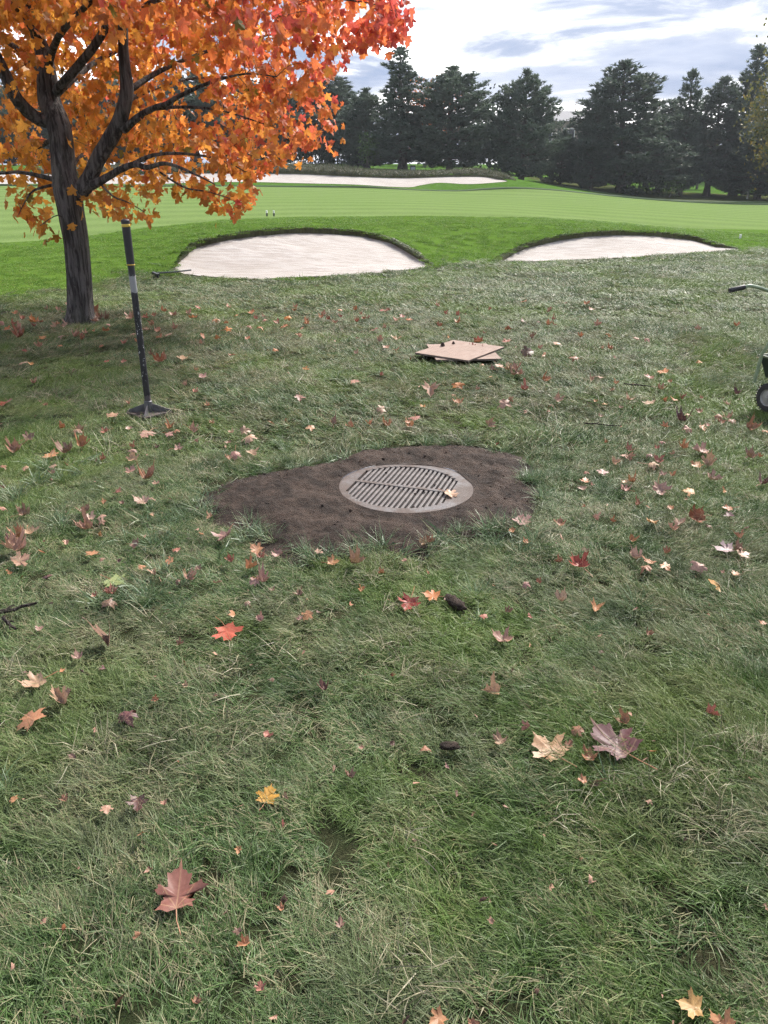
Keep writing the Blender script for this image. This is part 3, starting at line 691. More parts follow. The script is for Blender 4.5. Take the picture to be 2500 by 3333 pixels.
def thatch():
    for k, (y0, y1, dn, s) in enumerate(((0.75, 4.6, 22, 1.0), (4.6, 10, 14, 1.4))):
        x, y, r = lawn_points(y0, y1, dn, 60+k); w = vnoise(x, y, .9, 71)*.6+vnoise(x, y, 3.2, 72)*.4; q = (w > .50) | (r.rand(len(x)) < .22)
        for c in BARE: q |= np.hypot(x-c[0], y-c[1]) < c[2]*1.3
        d = pdist(x, y, SOIL); q |= (d < .15) & (r.rand(len(x)) < .5)
        x, y = x[q], y[q]; n = len(x)
        scatter('dead_grass', thatch_set, 5, x, y, zt(x, y)+r.uniform(.002, .038, n), r.uniform(0, 6.28, n), s*r.uniform(.8, 1.3, n), 'straw-coloured dead blades lying in the %s lawn' % ('near', 'middle')[k], r.normal(0, .1, (n, 2)), None, 80+k)
thatch()
def tall_grass():
    xs = []; ys = []
    r = np.random.RandomState(77)
    x, y, _ = lawn_points(0.8, 9, 7, 9); k = vnoise(x, y, 1.0, 41) > 0.5; xs.append(x[k]); ys.append(y[k])
    for px, py, n, s in ((1180, 1760, 14, .06), (1570, 1725, 16, .10), (1110, 1515, 8, .05), (1690, 1560, 8, .05), (1010, 1780, 10, .1), (180, 1560, 14, .12), (450, 1960, 14, .10), (1580, 1480, 8, .06), (900, 1330, 5, .06), (560, 1720, 12, .12), (1240, 1350, 6, .08), (1100, 1250, 4, .05), (2330, 1240, 8, .12), (840, 1735, 8, .07), (1700, 1745, 8, .1)):
        c = flat(px, py); xs.append(c.x+r.normal(0, s, n)); ys.append(c.y+r.normal(0, s*1.3, n))
    for i in range(0, len(SOIL)):
        if r.rand() < .4:
            p = SOIL[i]; xs.append(np.array([p[0]+r.normal(0, .02)])); ys.append(np.array([p[1]+r.normal(0, .02)]))
    x = np.concatenate(xs); y = np.concatenate(ys); n = len(x)
    k = ~(inpoly(x, y, SOIL) & (pdist(x, y, SOIL) > .07)); x, y = x[k], y[k]; n = len(x)
    scatter('tall_grass', tall_set, 7, x, y, zt(x, y), r.uniform(0, 6.28, n), r.uniform(.55, 1.1, n), 'taller greener grass clumps standing out of the lawn', None, None, 5)
tall_grass()
def collar():
    r = np.random.RandomState(12); n = int(GD*30*30*13); x = r.uniform(-13, 16, n); y = r.uniform(10.5, 25, n)
    k = (y > LAWN_EDGE(x)-0.8*r.rand(n)**2.5) & (y < GREEN_NEAR(x)+0.1) & (np.abs(x) < 0.55*(y+1))
    for b in (BK1, BK2): k &= ~inpoly(x, y, b)
    x, y = x[k], y[k]; n = len(x)
    edge = np.clip((GREEN_NEAR(x)-y)/1.5, 0.35, 1); lp = np.minimum(pdist(x, y, BK1), pdist(x, y, BK2)); h = edge*(1+0.5*np.clip(1-lp/0.5, 0, 1))*(0.7+0.6*vnoise(x, y, 2.5, 51))
    scatter('collar_grass', collar_set, 5, x, y, zt(x, y), r.uniform(0, 6.28, n), np.c_[np.ones(n), np.ones(n), h], 'bright green mown grass on the banks round the bunkers', None, None, 6)
collar()
def lips():
    xs = []; ys = []; rz = []; r = np.random.RandomState(14); hz = []
    for P, lip in ((B1[1], B1[2]), (B2[1], B2[2])):
        n = len(P); c = P.mean(0)
        for i in range(n):
            a, b = P[i], P[(i+1) % n]; L = np.hypot(*(b-a)); d = float(lip(np.array([a[0]]), np.array([a[1]]))[0])
            m = int(L*(14 if d > 0.06 else 5))+1; nr = math.atan2(-(b-a)[0], (b-a)[1])
            inward = nr if ((c-a)@np.array([math.cos(nr), math.sin(nr)])) > 0 else nr+PI
            for k in range(m):
                q = a+(b-a)*r.rand(); xs.append(q[0]-math.cos(inward)*r.uniform(0, .05)); ys.append(q[1]-math.sin(inward)*r.uniform(0, .05)); rz.append(inward+r.normal(0, .3)); hz.append(r.uniform(.4, 1.5)*(0.5+min(d/0.12, 1)*0.6))
    x = np.array(xs); y = np.array(ys); scatter('lip_grass', lip_set, 4, x, y, zt(x, y)+0.012, np.array(rz), np.array(hz), 'dark unmown grass hanging over the bunker lips', None, None, 7)
lips()
def ridge():
    r = np.random.RandomState(15); n = 2600; x = r.uniform(-22, 9.5, n); y0 = np.interp(x, *zip(*sorted(((p[0], p[1]) for p in BK3 if p[1] > 51.8)))) ; y = y0+0.15+r.uniform(0, 1, n)**1.2*3.0
    k = (x < 8.2) ; x, y = x[k], y[k]; n = len(x)
    h = 0.55+0.6*vnoise(x, y, .6, 61); h *= np.clip((8.6-x)/1.2, .25, 1)*np.where((x > -1.5) & (x < 4.5), .7, 1)
    scatter('ridge_grass', ridge_set, 4, x, y, zt(x, y), r.uniform(0, 6.28, n), h, 'tall dull fescue along the ridge behind the far bunker', None, None, 8)
ridge()

# ------------------------------------------------------------------ maple leaves (shape shared by the tree and the ground)
HALF = [(0.02, 0.0), (0.16, -0.05), (0.30, -0.02), (0.46, -0.06), (0.38, 0.08), (0.44, 0.16), (0.36, 0.205), (0.44, 0.31), (0.56, 0.34), (0.68, 0.42), (0.56, 0.47), (0.55, 0.57), (0.45, 0.555), (0.34, 0.51), (0.245, 0.50), (0.25, 0.62), (0.29, 0.72), (0.30, 0.79), (0.19, 0.78), (0.14, 0.86), (0.05, 0.88)]
OUTL = HALF+[(0, 1.08)]+[(-x, y) for x, y in HALF[::-1]]
COARSE = [(0.02, 0.0), (0.42, -0.06), (0.36, 0.20), (0.66, 0.42), (0.48, 0.57), (0.25, 0.50), (0.30, 0.76), (0, 1.05), (-0.30, 0.76), (-0.25, 0.50), (-0.48, 0.57), (-0.66, 0.42), (-0.36, 0.20), (-0.42, -0.06)]
LEAF_C = (0.0, 0.28)
def leaf_geo(outline, r, curl=0.1, fold=0.15, rings=(0.55, 1.0), cut=None, jitter=0.03):
    """one leaf: midrib on +Y, lying near z=0, about 1 unit across the longest way"""
    c = Vector(LEAF_C); V = [(c.x, c.y)]; n = len(outline); l1, l2, l3 = r.uniform(-.14, .14)*min(1, jitter*40), r.uniform(-.14, .14)*min(1, jitter*40), r.uniform(0, 6.28); wob = lambda x, y: 1+l1*math.sin(2*math.atan2(y-.28, x)+l3)+l2*math.sin(3*math.atan2(y-.28, x)+2*l3)
    O = [c+(Vector((x*(1+r.uniform(-jitter, jitter)*3), y+r.uniform(-jitter, jitter)))-c)*wob(x, y) for x, y in outline]
    for s in rings: V += [tuple(c+(p-c)*s) for p in O]
    F = [(0, 1+i, 1+(i+1) % n) for i in range(n)]
    for k in range(len(rings)-1): F += [(1+k*n+i, 1+(k+1)*n+i, 1+(k+1)*n+(i+1) % n, 1+k*n+(i+1) % n) for i in range(n)]
    ph, ph2 = r.uniform(0, 6.28), r.uniform(0, 6.28); ca = r.uniform(0, PI); W = []
    for x, y in V:
        yy = y-0.35; rr = math.hypot(x, yy); a = math.atan2(yy, x)
        z = curl*rr*rr*1.6+0.05*rr*math.sin(3*a+ph)*(1+3*abs(curl))+fold*abs(x)+(0.03+.10*abs(curl))*rr*math.sin(5*a+ph2)+.05*abs(curl)*rr*math.sin(11*a+ph)
        d = x*math.cos(ca)+yy*math.sin(ca)
        z += curl*1.2*d*d
        sh = 1-0.35*min(1, abs(curl)*rr)
        W.append((x*sh*(1-0.25*abs(fold)), 0.35+yy*sh, z))
    return W, F, [(x, y, 0) for x, y in V]
def leaf_len(w): return w/1.35

# ------------------------------------------------------------------ the maple
MAT['maple_bark'] = mat_bark('maple_bark', (0.026, 0.023, 0.022), (0.115, 0.106, 0.102))
MAT['maple_leaf'] = mat_leaf('maple_leaf', 'ATTR', True, 0.58, 0.5)
MAT['maple_leaf_one'] = mat_leaf('maple_leaf_single', 'OBJ', True, 0.58, 0.5)
MAT['maple_leaf_one'].name = 'maple_leaf_single'
def build_maple():
    base = flat(262, 1052); root = empty('maple_tree', (base.x, base.y, 0)); tag(root, 'maple tree with orange and red autumn leaves on the left', 'tree')
    B = Vector(root.location)
    T = {}
    def pl(pts): return [(at(a, b, Y+0.25)-B, r) for a, b, Y, r in pts]
    T['trunk'] = pl([(262, 1075, 9.15, .215), (262, 1052, 9.15, .170), (262, 1015, 9.15, .146), (258, 900, 9.15, .136), (247, 780, 9.15, .132), (230, 680, 9.15, .138), (220, 625, 9.15, .150), (208, 560, 9.17, .128), (200, 460, 9.2, .122), (188, 400, 9.22, .122), (162, 331, 9.3, .118), (152, 240, 9.3, .10), (140, 170, 9.35, .08), (112, 80, 9.4, .06), (95, -80, 9.5, .052), (110, -300, 9.5, .042), (130, -560, 9.5, .03), (120, -800, 9.5, .015)])
    limbs = [
        [(235, 640, 9.15, .10), (280, 600, 9.1, .088), (325, 505, 9.05, .080), (372, 430, 9.05, .080), (398, 370, 9.0, .076), (413, 290, 9.0, .068), (404, 200, 9.0, .056), (400, 100, 9.0, .050), (406, 0, 9.0, .042), (420, -150, 8.9, .035), (450, -380, 8.8, .022), (470, -560, 8.8, .01)],
        [(165, 395, 9.2, .075), (120, 384, 9.15, .070), (80, 352, 9.05, .068), (45, 305, 8.95, .065), (5, 215, 8.9, .058), (-60, 90, 8.8, .05), (-150, -60, 8.6, .038), (-260, -240, 8.5, .02)],
        [(180, 300, 9.25, .055), (222, 252, 9.1, .046), (285, 178, 9.0, .045), (320, 130, 8.95, .042), (370, 40, 8.9, .036), (400, -40, 8.8, .03), (480, -240, 8.6, .018), (560, -420, 8.5, .008)],
        [(268, 618, 9.1, .062), (330, 588, 9.0, .042), (390, 553, 8.9, .036), (440, 535, 8.8, .032), (478, 545, 8.7, .026), (540, 532, 8.6, .02), (620, 560, 8.3, .012), (700, 600, 8.1, .006)],
        [(425, 538, 8.85, .026), (500, 505, 8.9, .02), (600, 500, 9.0, .015), (720, 520, 9.1, .009), (800, 560, 9.2, .005)],
        [(402, 425, 9.0, .046), (450, 382, 8.9, .036), (500, 352, 8.8, .03), (540, 340, 8.7, .027), (580, 315, 8.6, .022), (680, 270, 8.4, .016), (800, 240, 8.2, .009), (900, 250, 8.0, .005)],
        [(495, 355, 8.8, .02), (600, 348, 8.9, .016), (720, 360, 9.0, .011), (850, 400, 9.1, .007), (970, 440, 9.2, .004)],
        [(200, 592, 9.15, .034), (140, 575, 9.1, .025), (60, 560, 9.0, .018), (0, 565, 8.9, .013), (-90, 560, 8.8, .007), (-200, 570, 8.6, .004)],
        [(414, 300, 9.0, .036), (520, 232, 9.4, .026), (680, 165, 9.8, .018), (850, 120, 10.2, .012), (1000, 90, 10.6, .007), (1150, 70, 10.9, .004)],
        [(160, 330, 9.3, .05), (240, 255, 10.0, .038), (350, 180, 10.8, .028), (500, 120, 11.6, .018), (640, 90, 12.1, .009)],
        [(152, 230, 9.3, .045), (190, 120, 8.3, .032), (300, 0, 7.5, .022), (430, -120, 6.8, .012), (500, -200, 6.4, .006)],
        [(404, 60, 9.0, .034), (560, -20, 8.8, .026), (760, -40, 8.6, .019), (1000, -15, 8.5, .012), (1200, 10, 8.4, .006), (1290, 40, 8.3, .003)],
        [(152, 250, 9.3, .045), (60, 160, 10.1, .032), (-80, 80, 10.8, .02), (-220, 20, 11.4, .01)],
        [(130, 130, 9.38, .04), (40, 0, 8.6, .03), (-60, -150, 7.6, .018), (-160, -260, 6.9, .008)],
        [(400, 340, 9.0, .03), (470, 300, 9.8, .024), (600, 260, 10.6, .016), (740, 250, 11.4, .01), (850, 270, 12, .005)],
        [(225, 600, 9.15, .03), (250, 520, 9.8, .024), (330, 480, 10.6, .017), (440, 470, 11.4, .01), (560, 480, 12.0, .005)],
        [(190, 440, 9.2, .03), (120, 480, 10.0, .022), (40, 490, 10.8, .014), (-60, 480, 11.4, .007)],
        [(105, 0, 9.42, .04), (180, -220, 10.2, .03), (280, -380, 10.8, .018), (380, -480, 11.3, .008)],
        [(100, -200, 9.5, .04), (0, -420, 9.2, .026), (-120, -560, 9.0, .014), (-200, -680, 8.9, .006)],
        [(406, 0, 9.0, .036), (620, -180, 9.3, .024), (800, -300, 9.6, .014), (960, -340, 9.8, .006)],
        [(520, 560, 8.55, .012), (600, 610, 8.6, .009), (680, 625, 8.7, .007), (760, 650, 8.8, .004)],
        [(245, 700, 9.1, .012), (225, 735, 8.95, .008), (190, 700, 8.9, .006), (130, 735, 8.85, .004)],
        [(180, 600, 9.15, .02), (110, 620, 9.0, .012), (80, 660, 8.9, .007), (60, 700, 8.9, .004)],
        [(330, 600, 9.0, .016), (370, 640, 8.9, .010), (420, 660, 8.8, .007), (470, 690, 8.7, .004)],
    ]
    limbs = [pl(l) for l in limbs]
    def smooth(pl_):
        P = smooth_poly([p for p, _ in pl_], 4, False); R = np.interp(np.linspace(0, 1, len(P)), np.linspace(0, 1, len(pl_)), [r for _, r in pl_]); return P, list(R)
    P, R = smooth(T['trunk']); m = MB(); rr = random.Random(1)
    Pd = smooth_poly(P, 6, False); Rd = np.interp(np.linspace(0, 1, len(Pd)), np.linspace(0, 1, len(P)), R); m.tube(Pd, list(Rd), 60, True)
    for i, v in enumerate(m.v):                       # furrowed bark and root flare
        k = i//60; a = 2*PI*(i % 60)/60; c = Vector(Pd[k]); d = Vector(v)-c; z = c.z
        rid = 1-abs(mnoise.noise(Vector((math.cos(a)*2.6, math.sin(a)*2.6, z*1.3))))*2; rid2 = mnoise.noise(Vector((math.cos(a)*7, math.sin(a)*7, z*3.2)))
        fl = max(0, 1-max(z, 0)/.28)**2*(.10+.16*math.sin(3*a+.7)+.1*math.sin(5*a))
        m.v[i] = tuple(c+d*(1+.045*rid+.05*rid2+fl))
    m.build('trunk', MAT['maple_bark'], root)
    nodes = []; nrad = []
    def addn(P, R):
        for p, r in zip(P, R):
            nodes.append(tuple(p)); nrad.append(r)
    addn(P[30:], R[30:])
    for i, l in enumerate(limbs):
        P, R = smooth(l); R[0] *= 0.8; m = MB(); m.tube(P, R, 12 if R[0] > .03 else 7, True, 0.06 if R[0] > .03 else 0.03, i+5); m.build('branch', MAT['maple_bark'], root); addn(P, R)
    # twig ends fill the crown
    r = random.Random(11)
    SIL = [(1500, -1500), (1380, -300), (1330, -20), (1300, 40), (1262, 90), (1215, 122), (1170, 150), (1075, 185), (1085, 260), (1092, 330), (1085, 420), (1078, 490), (1020, 510), (955, 530), (880, 550), (830, 575), (800, 620), (760, 665), (720, 660), (680, 600), (600, 575), (540, 600), (480, 660), (420, 680), (350, 660), (300, 610), (250, 570), (205, 610), (180, 690), (130, 740), (90, 730), (70, 660), (40, 590), (-60, 570), (-500, 560), (-1200, 500), (-1200, -1500)]
    C = Vector((-0.05, 0.15, 4.15)); tw = []
    def proj(p):
        q = p+B-Vector((0, 0, CAMH)); dz = q.y*CP_-q.z*SP_
        return 1250+FPX*q.x/dz, 1666.5-FPX*(q.y*SP_+q.z*CP_)/dz
    tries = 0
    while len(tw) < NTWIG and tries < 200000:
        tries += 1
        d = Vector((r.gauss(0, 1), r.gauss(0, 1), r.gauss(0, 1))).normalized(); k = r.random()**0.42
        p = C+Vector((d.x*4.25*k, d.y*4.1*k, d.z*(3.1 if d.z < 0 else 3.5)*k))
        yb = p.y; zmin = 1.15+max(0, -yb)*0.62+0.10*max(0, abs(yb)-2.5)
        if p.z < zmin: continue
        if p.z > 3.8 and r.random() < .62: continue  # unseen upper crown thinned to let more light down to the leaves
        px, py = proj(p)
        if py > -900 and not inpoly(np.array([px]), np.array([py]), SIL)[0]: continue
        if yb < 0.2 and p.z < 3.4 and px < 640 and py > 60 and r.random() < 0.95: continue     # the limbs stand open to the path side
        if py > 560 and r.random() < .35: continue
        tw.append(p)
    # a few drooping sprays
    for px, py, Y in ((80, 640, 9.1), (60, 660, 9.0), (120, 740, 9.1), (170, 745, 9.0), (110, 700, 9.1), (420, 680, 8.9), (380, 660, 8.9), (340, 670, 9), (460, 690, 8.8), (300, 640, 9), (760, 660, 8.9), (720, 690, 8.9), (780, 640, 8.8), (810, 600, 8.7), (660, 600, 8.8), (690, 620, 8.8), (560, 600, 8.7), (600, 590, 8.7), (1295, 50, 8.5), (1265, 70, 8.6), (1235, 95, 8.6), (1270, 30, 8.7), (1200, 130, 8.9), (1240, 60, 8.6), (1160, 110, 8.8), (1190, 70, 9.3)):
        tw.append(at(px, py, Y+0.25)-B)
    tw.sort(key=lambda p: min((Vector(q)-p).length for q in nodes[::3]))
    tm = MB(); ends = []; NA = np.array(nodes)
    buf = np.zeros((len(nodes)+len(tw)*6, 3)); buf[:len(nodes)] = NA; cnt = len(nodes); rads = np.zeros(len(buf)); rads[:cnt] = nrad
    for i, p in enumerate(tw):
        d = np.linalg.norm(buf[:cnt]-np.array(p), axis=1)+0.35*np.maximum(0, buf[:cnt, 2]-p.z-0.3); k = int(np.argmin(d)); a = Vector(buf[k]); L = (p-a).length
        r0 = min(max(0.0035+0.0035*L, 0.003), max(rads[k]*.75, .0025)); midp = (a+p)/2+Vector((r.gauss(0, .06*L), r.gauss(0, .06*L), 0.10*L)); P = [a, a.lerp(midp, .55)+Vector((0, 0, .02*L)), midp, midp.lerp(p, .55), p]; R = [r0, r0*.85, r0*.7, r0*.5, r0*.3]
        tm.tube(P, R, 4, False)
        for q, rr_ in zip(P[1:], R[1:]): buf[cnt] = q; rads[cnt] = rr_; cnt += 1
        ends.append((P, (p-a).normalized()))
    tm.build('twigs', MAT['maple_bark'], root)['kind'] = 'stuff'
    # leaves hang in clusters along the outer half of each twig
    tmpl = [leaf_geo(COARSE, random.Random(50+i), r.uniform(-.25, .3), r.uniform(-.1, .35), (1.0,), jitter=.04) for i in range(10)]
    tmpl = [(np.array(a), b, np.array(c)) for a, b, c in tmpl]
    LV = []; LF = []; LC = []; LP = []; cand = []; nv = 0
    for P, d in ends:
        nl = r.randint(9, 14)
        cl = r.random()
        for k in range(nl):
            t = 1-0.62*r.random()**1.6; i = min(int(t*4), 3); q = P[i].lerp(P[i+1], t*4-i)+Vector((r.gauss(0, .10), r.gauss(0, .10), r.gauss(-.03, .07)))
            pq = proj(q)
            s = leaf_len(r.uniform(.085, .155))
            tip = Vector((r.gauss(0, .45)+d.x*.4, r.gauss(0, .45)+d.y*.4, -0.8)).normalized(); nrm = Vector((r.gauss(0, .7), r.gauss(-.35, .7), r.gauss(.35, .5))); nrm = (nrm-tip*nrm.dot(tip)).normalized(); sx = tip.cross(nrm)
            out = (Vector((q.x-C.x, q.y-C.y, (q.z-C.z)*.6)).length)/4.0; red = np.clip(0.30*(out-0.5)*2+0.34*(q.x+0.2)/3.0+0.30*(cl-.5)+r.gauss(0, .20)+0.12*(q.z-2.4)+.04, 0, 1)
            if r.random() < .05: red = min(1, red+.5)
            g = np.array([(0.69, 0.345, 0.060), (0.72, 0.275, 0.068), (0.77, 0.215, 0.085), (0.68, 0.125, 0.105)]); c = np.array([np.interp(red, (0, .35, .7, 1), g[:, j]) for j in range(3)])*r.uniform(.62, 1.18)
            if r.random() < .025 and red < .4: c = np.array((0.20, 0.18, 0.035))
            ti = r.randrange(10); M = (sx, tip, nrm); W, F, LPt = tmpl[ti]
            cand.append((q, s, ti, M, c, pq))
    # the 300 that show largest become parts of their own
    order = sorted(range(len(cand)), key=lambda i: -(cand[i][1]/((cand[i][0]+B)-cam.location).length)*(1.0 if (30 < cand[i][5][0] < 2400 and 20 < cand[i][5][1] < 760) else 0.01)*(1.0 if cand[i][0].y < 0.4 else .5))
    single = set(order[:300]); lm = []
    for W, F, LPt in tmpl:
        me = mesh_np('leaf', W, F, {'lp': LPt}); me.materials.append(MAT['maple_leaf_one']); lm.append(me)
    for i, (q, s, ti, (sx, tip, nrm), c, pq) in enumerate(cand):
        Mx = Matrix(((sx.x, tip.x, nrm.x), (sx.y, tip.y, nrm.y), (sx.z, tip.z, nrm.z)))
        if i in single:
            o = bpy.data.objects.new('leaf', lm[ti]); COL.objects.link(o); o.parent = root; o.matrix_local = Matrix.Translation(q) @ (Mx*s).to_4x4(); o.color = (*c, 1)
            continue
        W, F, LPt = tmpl[ti]; w = (W@np.array(Mx).T)*s+np.array(q); LV.append(w); LF += [tuple(nv+a for a in f) for f in F]; nv += len(w); LC.append(np.tile(np.r_[c, 1], (len(w), 1))); LP.append(LPt)
    me = mesh_np('crown', np.concatenate(LV), LF, {'lc': np.concatenate(LC), 'lp': np.concatenate(LP)})
    o = link('crown', me, MAT['maple_leaf'], root, False); o['kind'] = 'stuff'
    print('maple leaves', len(cand), 'tries', tries)
NTWIG = 1950
build_maple()

# ------------------------------------------------------------------ pines and other trees behind the green
def mat_needles(name, c0, c1, c2):
    t = NT(name); bv = t.attr('bv', 'Fac'); n = t.noise(0.6, 4, .6); oi = t.n('ShaderNodeObjectInfo').outputs['Random']
    c = t.mix(bv, c0, c1); c = t.mix(t.math('MULTIPLY', t.ramp(n, [(.5, 0), (.75, 1)]), .6), c, c2); c = t.mix(t.math('MULTIPLY', oi, .35), c, tuple(x*.6 for x in c0))
    t.col(c); t.set(Roughness=.6, Specular_IOR_Level=.3); t.translucent(.3, c); return t.m
MAT['needles'] = mat_needles('pine_needles', (0.052, 0.074, 0.056), (0.135, 0.178, 0.130), (0.13, 0.155, 0.10))  # lightened so the needle colour carries some of the distant haze
MAT['pine_bark'] = mat_bark('pine_bark', (0.05, 0.042, 0.036), (0.13, 0.11, 0.095), .5)
def pine_meshes(seed, H, Wd, base, prof, nbr, top_spike=0.0):
    """trunk and crown meshes of one pine; H height, Wd half width, base height of the lowest branches"""
    r = random.Random(seed); trunk = MB(); lean = (r.gauss(0, .02), r.gauss(0, .02)); pts = []; R = []
    for i in range(11):
        t = i/10; pts.append((lean[0]*H*t+r.gauss(0, .03), lean[1]*H*t+r.gauss(0, .03), H*.97*t-0.15)); R.append(0.19*(H/10)*(1-t)**.8+.02+(.08 if i == 0 else 0))
    trunk.tube(pts, R, 9)
    V = []; F = []; BV = []; br = MB()
    def tuft(p, d, s):
        n = r.randint(11, 15); d = Vector(d)
        tb = r.random()*.6
        for k in range(n):
            e = (d*r.uniform(.3, 1.0)+Vector((r.gauss(0, .55), r.gauss(0, .55), r.gauss(.28, .5)))).normalized(); L = s*r.uniform(.6, 1.15); w = s*r.uniform(.07, .13); sd = e.cross(Vector((r.gauss(0, 1), r.gauss(0, 1), r.gauss(0, 1)))).normalized()*w
            b = len(V); q = p+e*L*.3; V.extend([tuple(p-sd*.4), tuple(p+sd*.4), tuple(q+sd), tuple(p+e*L), tuple(q-sd)]); F.append((b, b+1, b+2, b+3, b+4)); v = min(1, max(0, tb+.4*r.random()+.25*e.z)); BV.extend([v*.5, v*.5, v, v, v])
    for i in range(nbr):
        t = (i+r.random())/nbr; z = base+(H-base)*t*.985; az = i*2.39996+r.gauss(0, .35); wmax = Wd*prof(t)
        L = max(.25, wmax*r.uniform(.72, 1.1)); up = 0.10+0.75*t*t+r.gauss(0, .08); x0, y0 = lean[0]*z, lean[1]*z
        d = Vector((math.cos(az), math.sin(az), up)).normalized(); p0 = Vector((x0, y0, z)); pm = p0+d*L*.55+Vector((0, 0, -.05*L)); pe = p0+d*L+Vector((0, 0, .06*L))
        br.tube([p0, pm, pe], [.035*L/2+.012, .022*L/2+.008, .008], 4, False)
        nt = max(3, int(L*7.0))
        for k in range(nt):
            s = 0.28+.72*(k+r.random())/nt; q = p0.lerp(pm, s/.55) if s < .55 else pm.lerp(pe, (s-.55)/.45)
            wide = .42*L*(1.05-s)+.12; sd = Vector((-d.y, d.x, 0)).normalized()
            for side in ((-1, 0, 1) if L > .8 else (0,)):
                qq = q+sd*side*wide*r.uniform(.5, 1.1)+Vector((r.gauss(0, .08), r.gauss(0, .08), r.gauss(.03, .10)))
                tuft(qq, d*.8+sd*side*.6+Vector((0, 0, .75)), r.uniform(.22, .36)*(H/10)**.3)
    for k in range(10): tuft(Vector((lean[0]*H+r.gauss(0, .1), lean[1]*H+r.gauss(0, .1), H*(.95+.05*r.random()))), (0, 0, 1), .45)
    tm = bpy.data.meshes.new('trunk'); tm.from_pydata(trunk.v, [], trunk.f); bm_ = bpy.data.meshes.new('branches'); bm_.from_pydata(br.v, [], br.f)
    tm.materials.append(MAT['pine_bark']); bm_.materials.append(MAT['pine_bark'])
    cm = mesh_np('crown', V, F, {'bv': BV}); cm.materials.append(MAT['needles'])
    for m_ in (tm, bm_): m_.polygons.foreach_set('use_smooth', np.ones(len(m_.polygons), bool))
    return tm, bm_, cm
round_prof = lambda t: (math.sin(PI*min(1, (t*.86+.20)))**.6)*(.92+.08*math.sin(9*t))
cone_prof = lambda t: max(.12, (1-t**1.6)**.62)*(1.0 if t > .12 else .75+.25*t/.12)
narrow_prof = lambda t: max(.14, (1-t**1.5)**.55)*(.85+.2*math.sin(7*t+1))
PINES = [pine_meshes(1, 10, 2.9, .7, cone_prof, 105), pine_meshes(2, 9, 3.3, .5, round_prof, 125), pine_meshes(3, 10.5, 2.0, .6, narrow_prof, 100), pine_meshes(4, 9, 3.3, .25, round_prof, 115), pine_meshes(5, 10, 2.6, 1.6, cone_prof, 95)]
PH = [10, 9, 10.5, 9, 10]; PW = [2.9, 3.3, 2.0, 3.3, 2.6]
def pine(kind, px, ytop, halfw, Y, label, rz, ybase=None):
    d = ray(px, 600); x = d.x*Y/d.y; z = z1(x, Y)-.05; top = at(px, ytop, Y).z; h = top-z; w = halfw/FPX*(Y*.9)*1.42
    root = empty('pine_tree', (x, Y, z), rz); root.scale = (w/PW[kind], w/PW[kind], h/PH[kind]); tag(root, label, 'tree', 'pines behind the green')
    for nm, me in zip(('trunk', 'branches', 'crown'), PINES[kind]):
        o = bpy.data.objects.new(nm, me); COL.objects.link(o); o.parent = root
        if nm != 'trunk': o['kind'] = 'stuff'
    return root
for a in ((0, -150, 300, 170, 66, 'dark pine at the far left, mostly outside the picture', .3), (3, 110, 260, 190, 67, 'dark pine showing through the maple left of its trunk', 1.2), (1, 400, 250, 180, 68, 'dark pine behind the maple\'s right-hand limb', 2.2), (4, 640, 240, 160, 66, 'dark pine with bare lower trunk behind the hanging maple leaves', 3.0),
          (1, 860, 250, 170, 68, 'round-topped pine half hidden by the red tip of the maple', .6), (4, 1080, 232, 120, 70, 'pine just right of the red maple tip, grey trunk at the hedge', 4.0), (3, 1195, 292, 95, 64, 'low dark bushy pine left of the tall narrow one', 2.6),
          (2, 1312, 158, 92, 61, 'tall narrow pine rising left of the small notice board', 1.0), (1, 1462, 226, 140, 62, 'broad pine standing right of the small notice board', 5.0), (3, 1695, 232, 108, 62, 'round-topped pine above the end of the far bunker', .2),
          (3, 1925, 330, 58, 63, 'shorter pine just left of the biggest cone-shaped pine', 3.3), (0, 2022, 206, 165, 64, 'largest cone-shaped pine right of the house roof', 1.7), (3, 1822, 425, 56, 66, 'low dark pine in front of the house', 4.4),
          (2, 2215, 232, 62, 67, 'slim pine between the big cone pine and the tallest right-hand pine', 2.0), (4, 2300, 258, 95, 69, 'pine with bare pale trunk near the right end of the row', .9), (2, 2388, 156, 85, 72, 'tallest slim pine near the right end of the row', 3.9), (1, 2470, 380, 130, 66, 'dark spreading pine at the right edge under the yellow tree', 5.5), (4, 2140, 330, 110, 70, 'thin pine close behind the biggest cone pine', 1.4)):
    pine(*a)

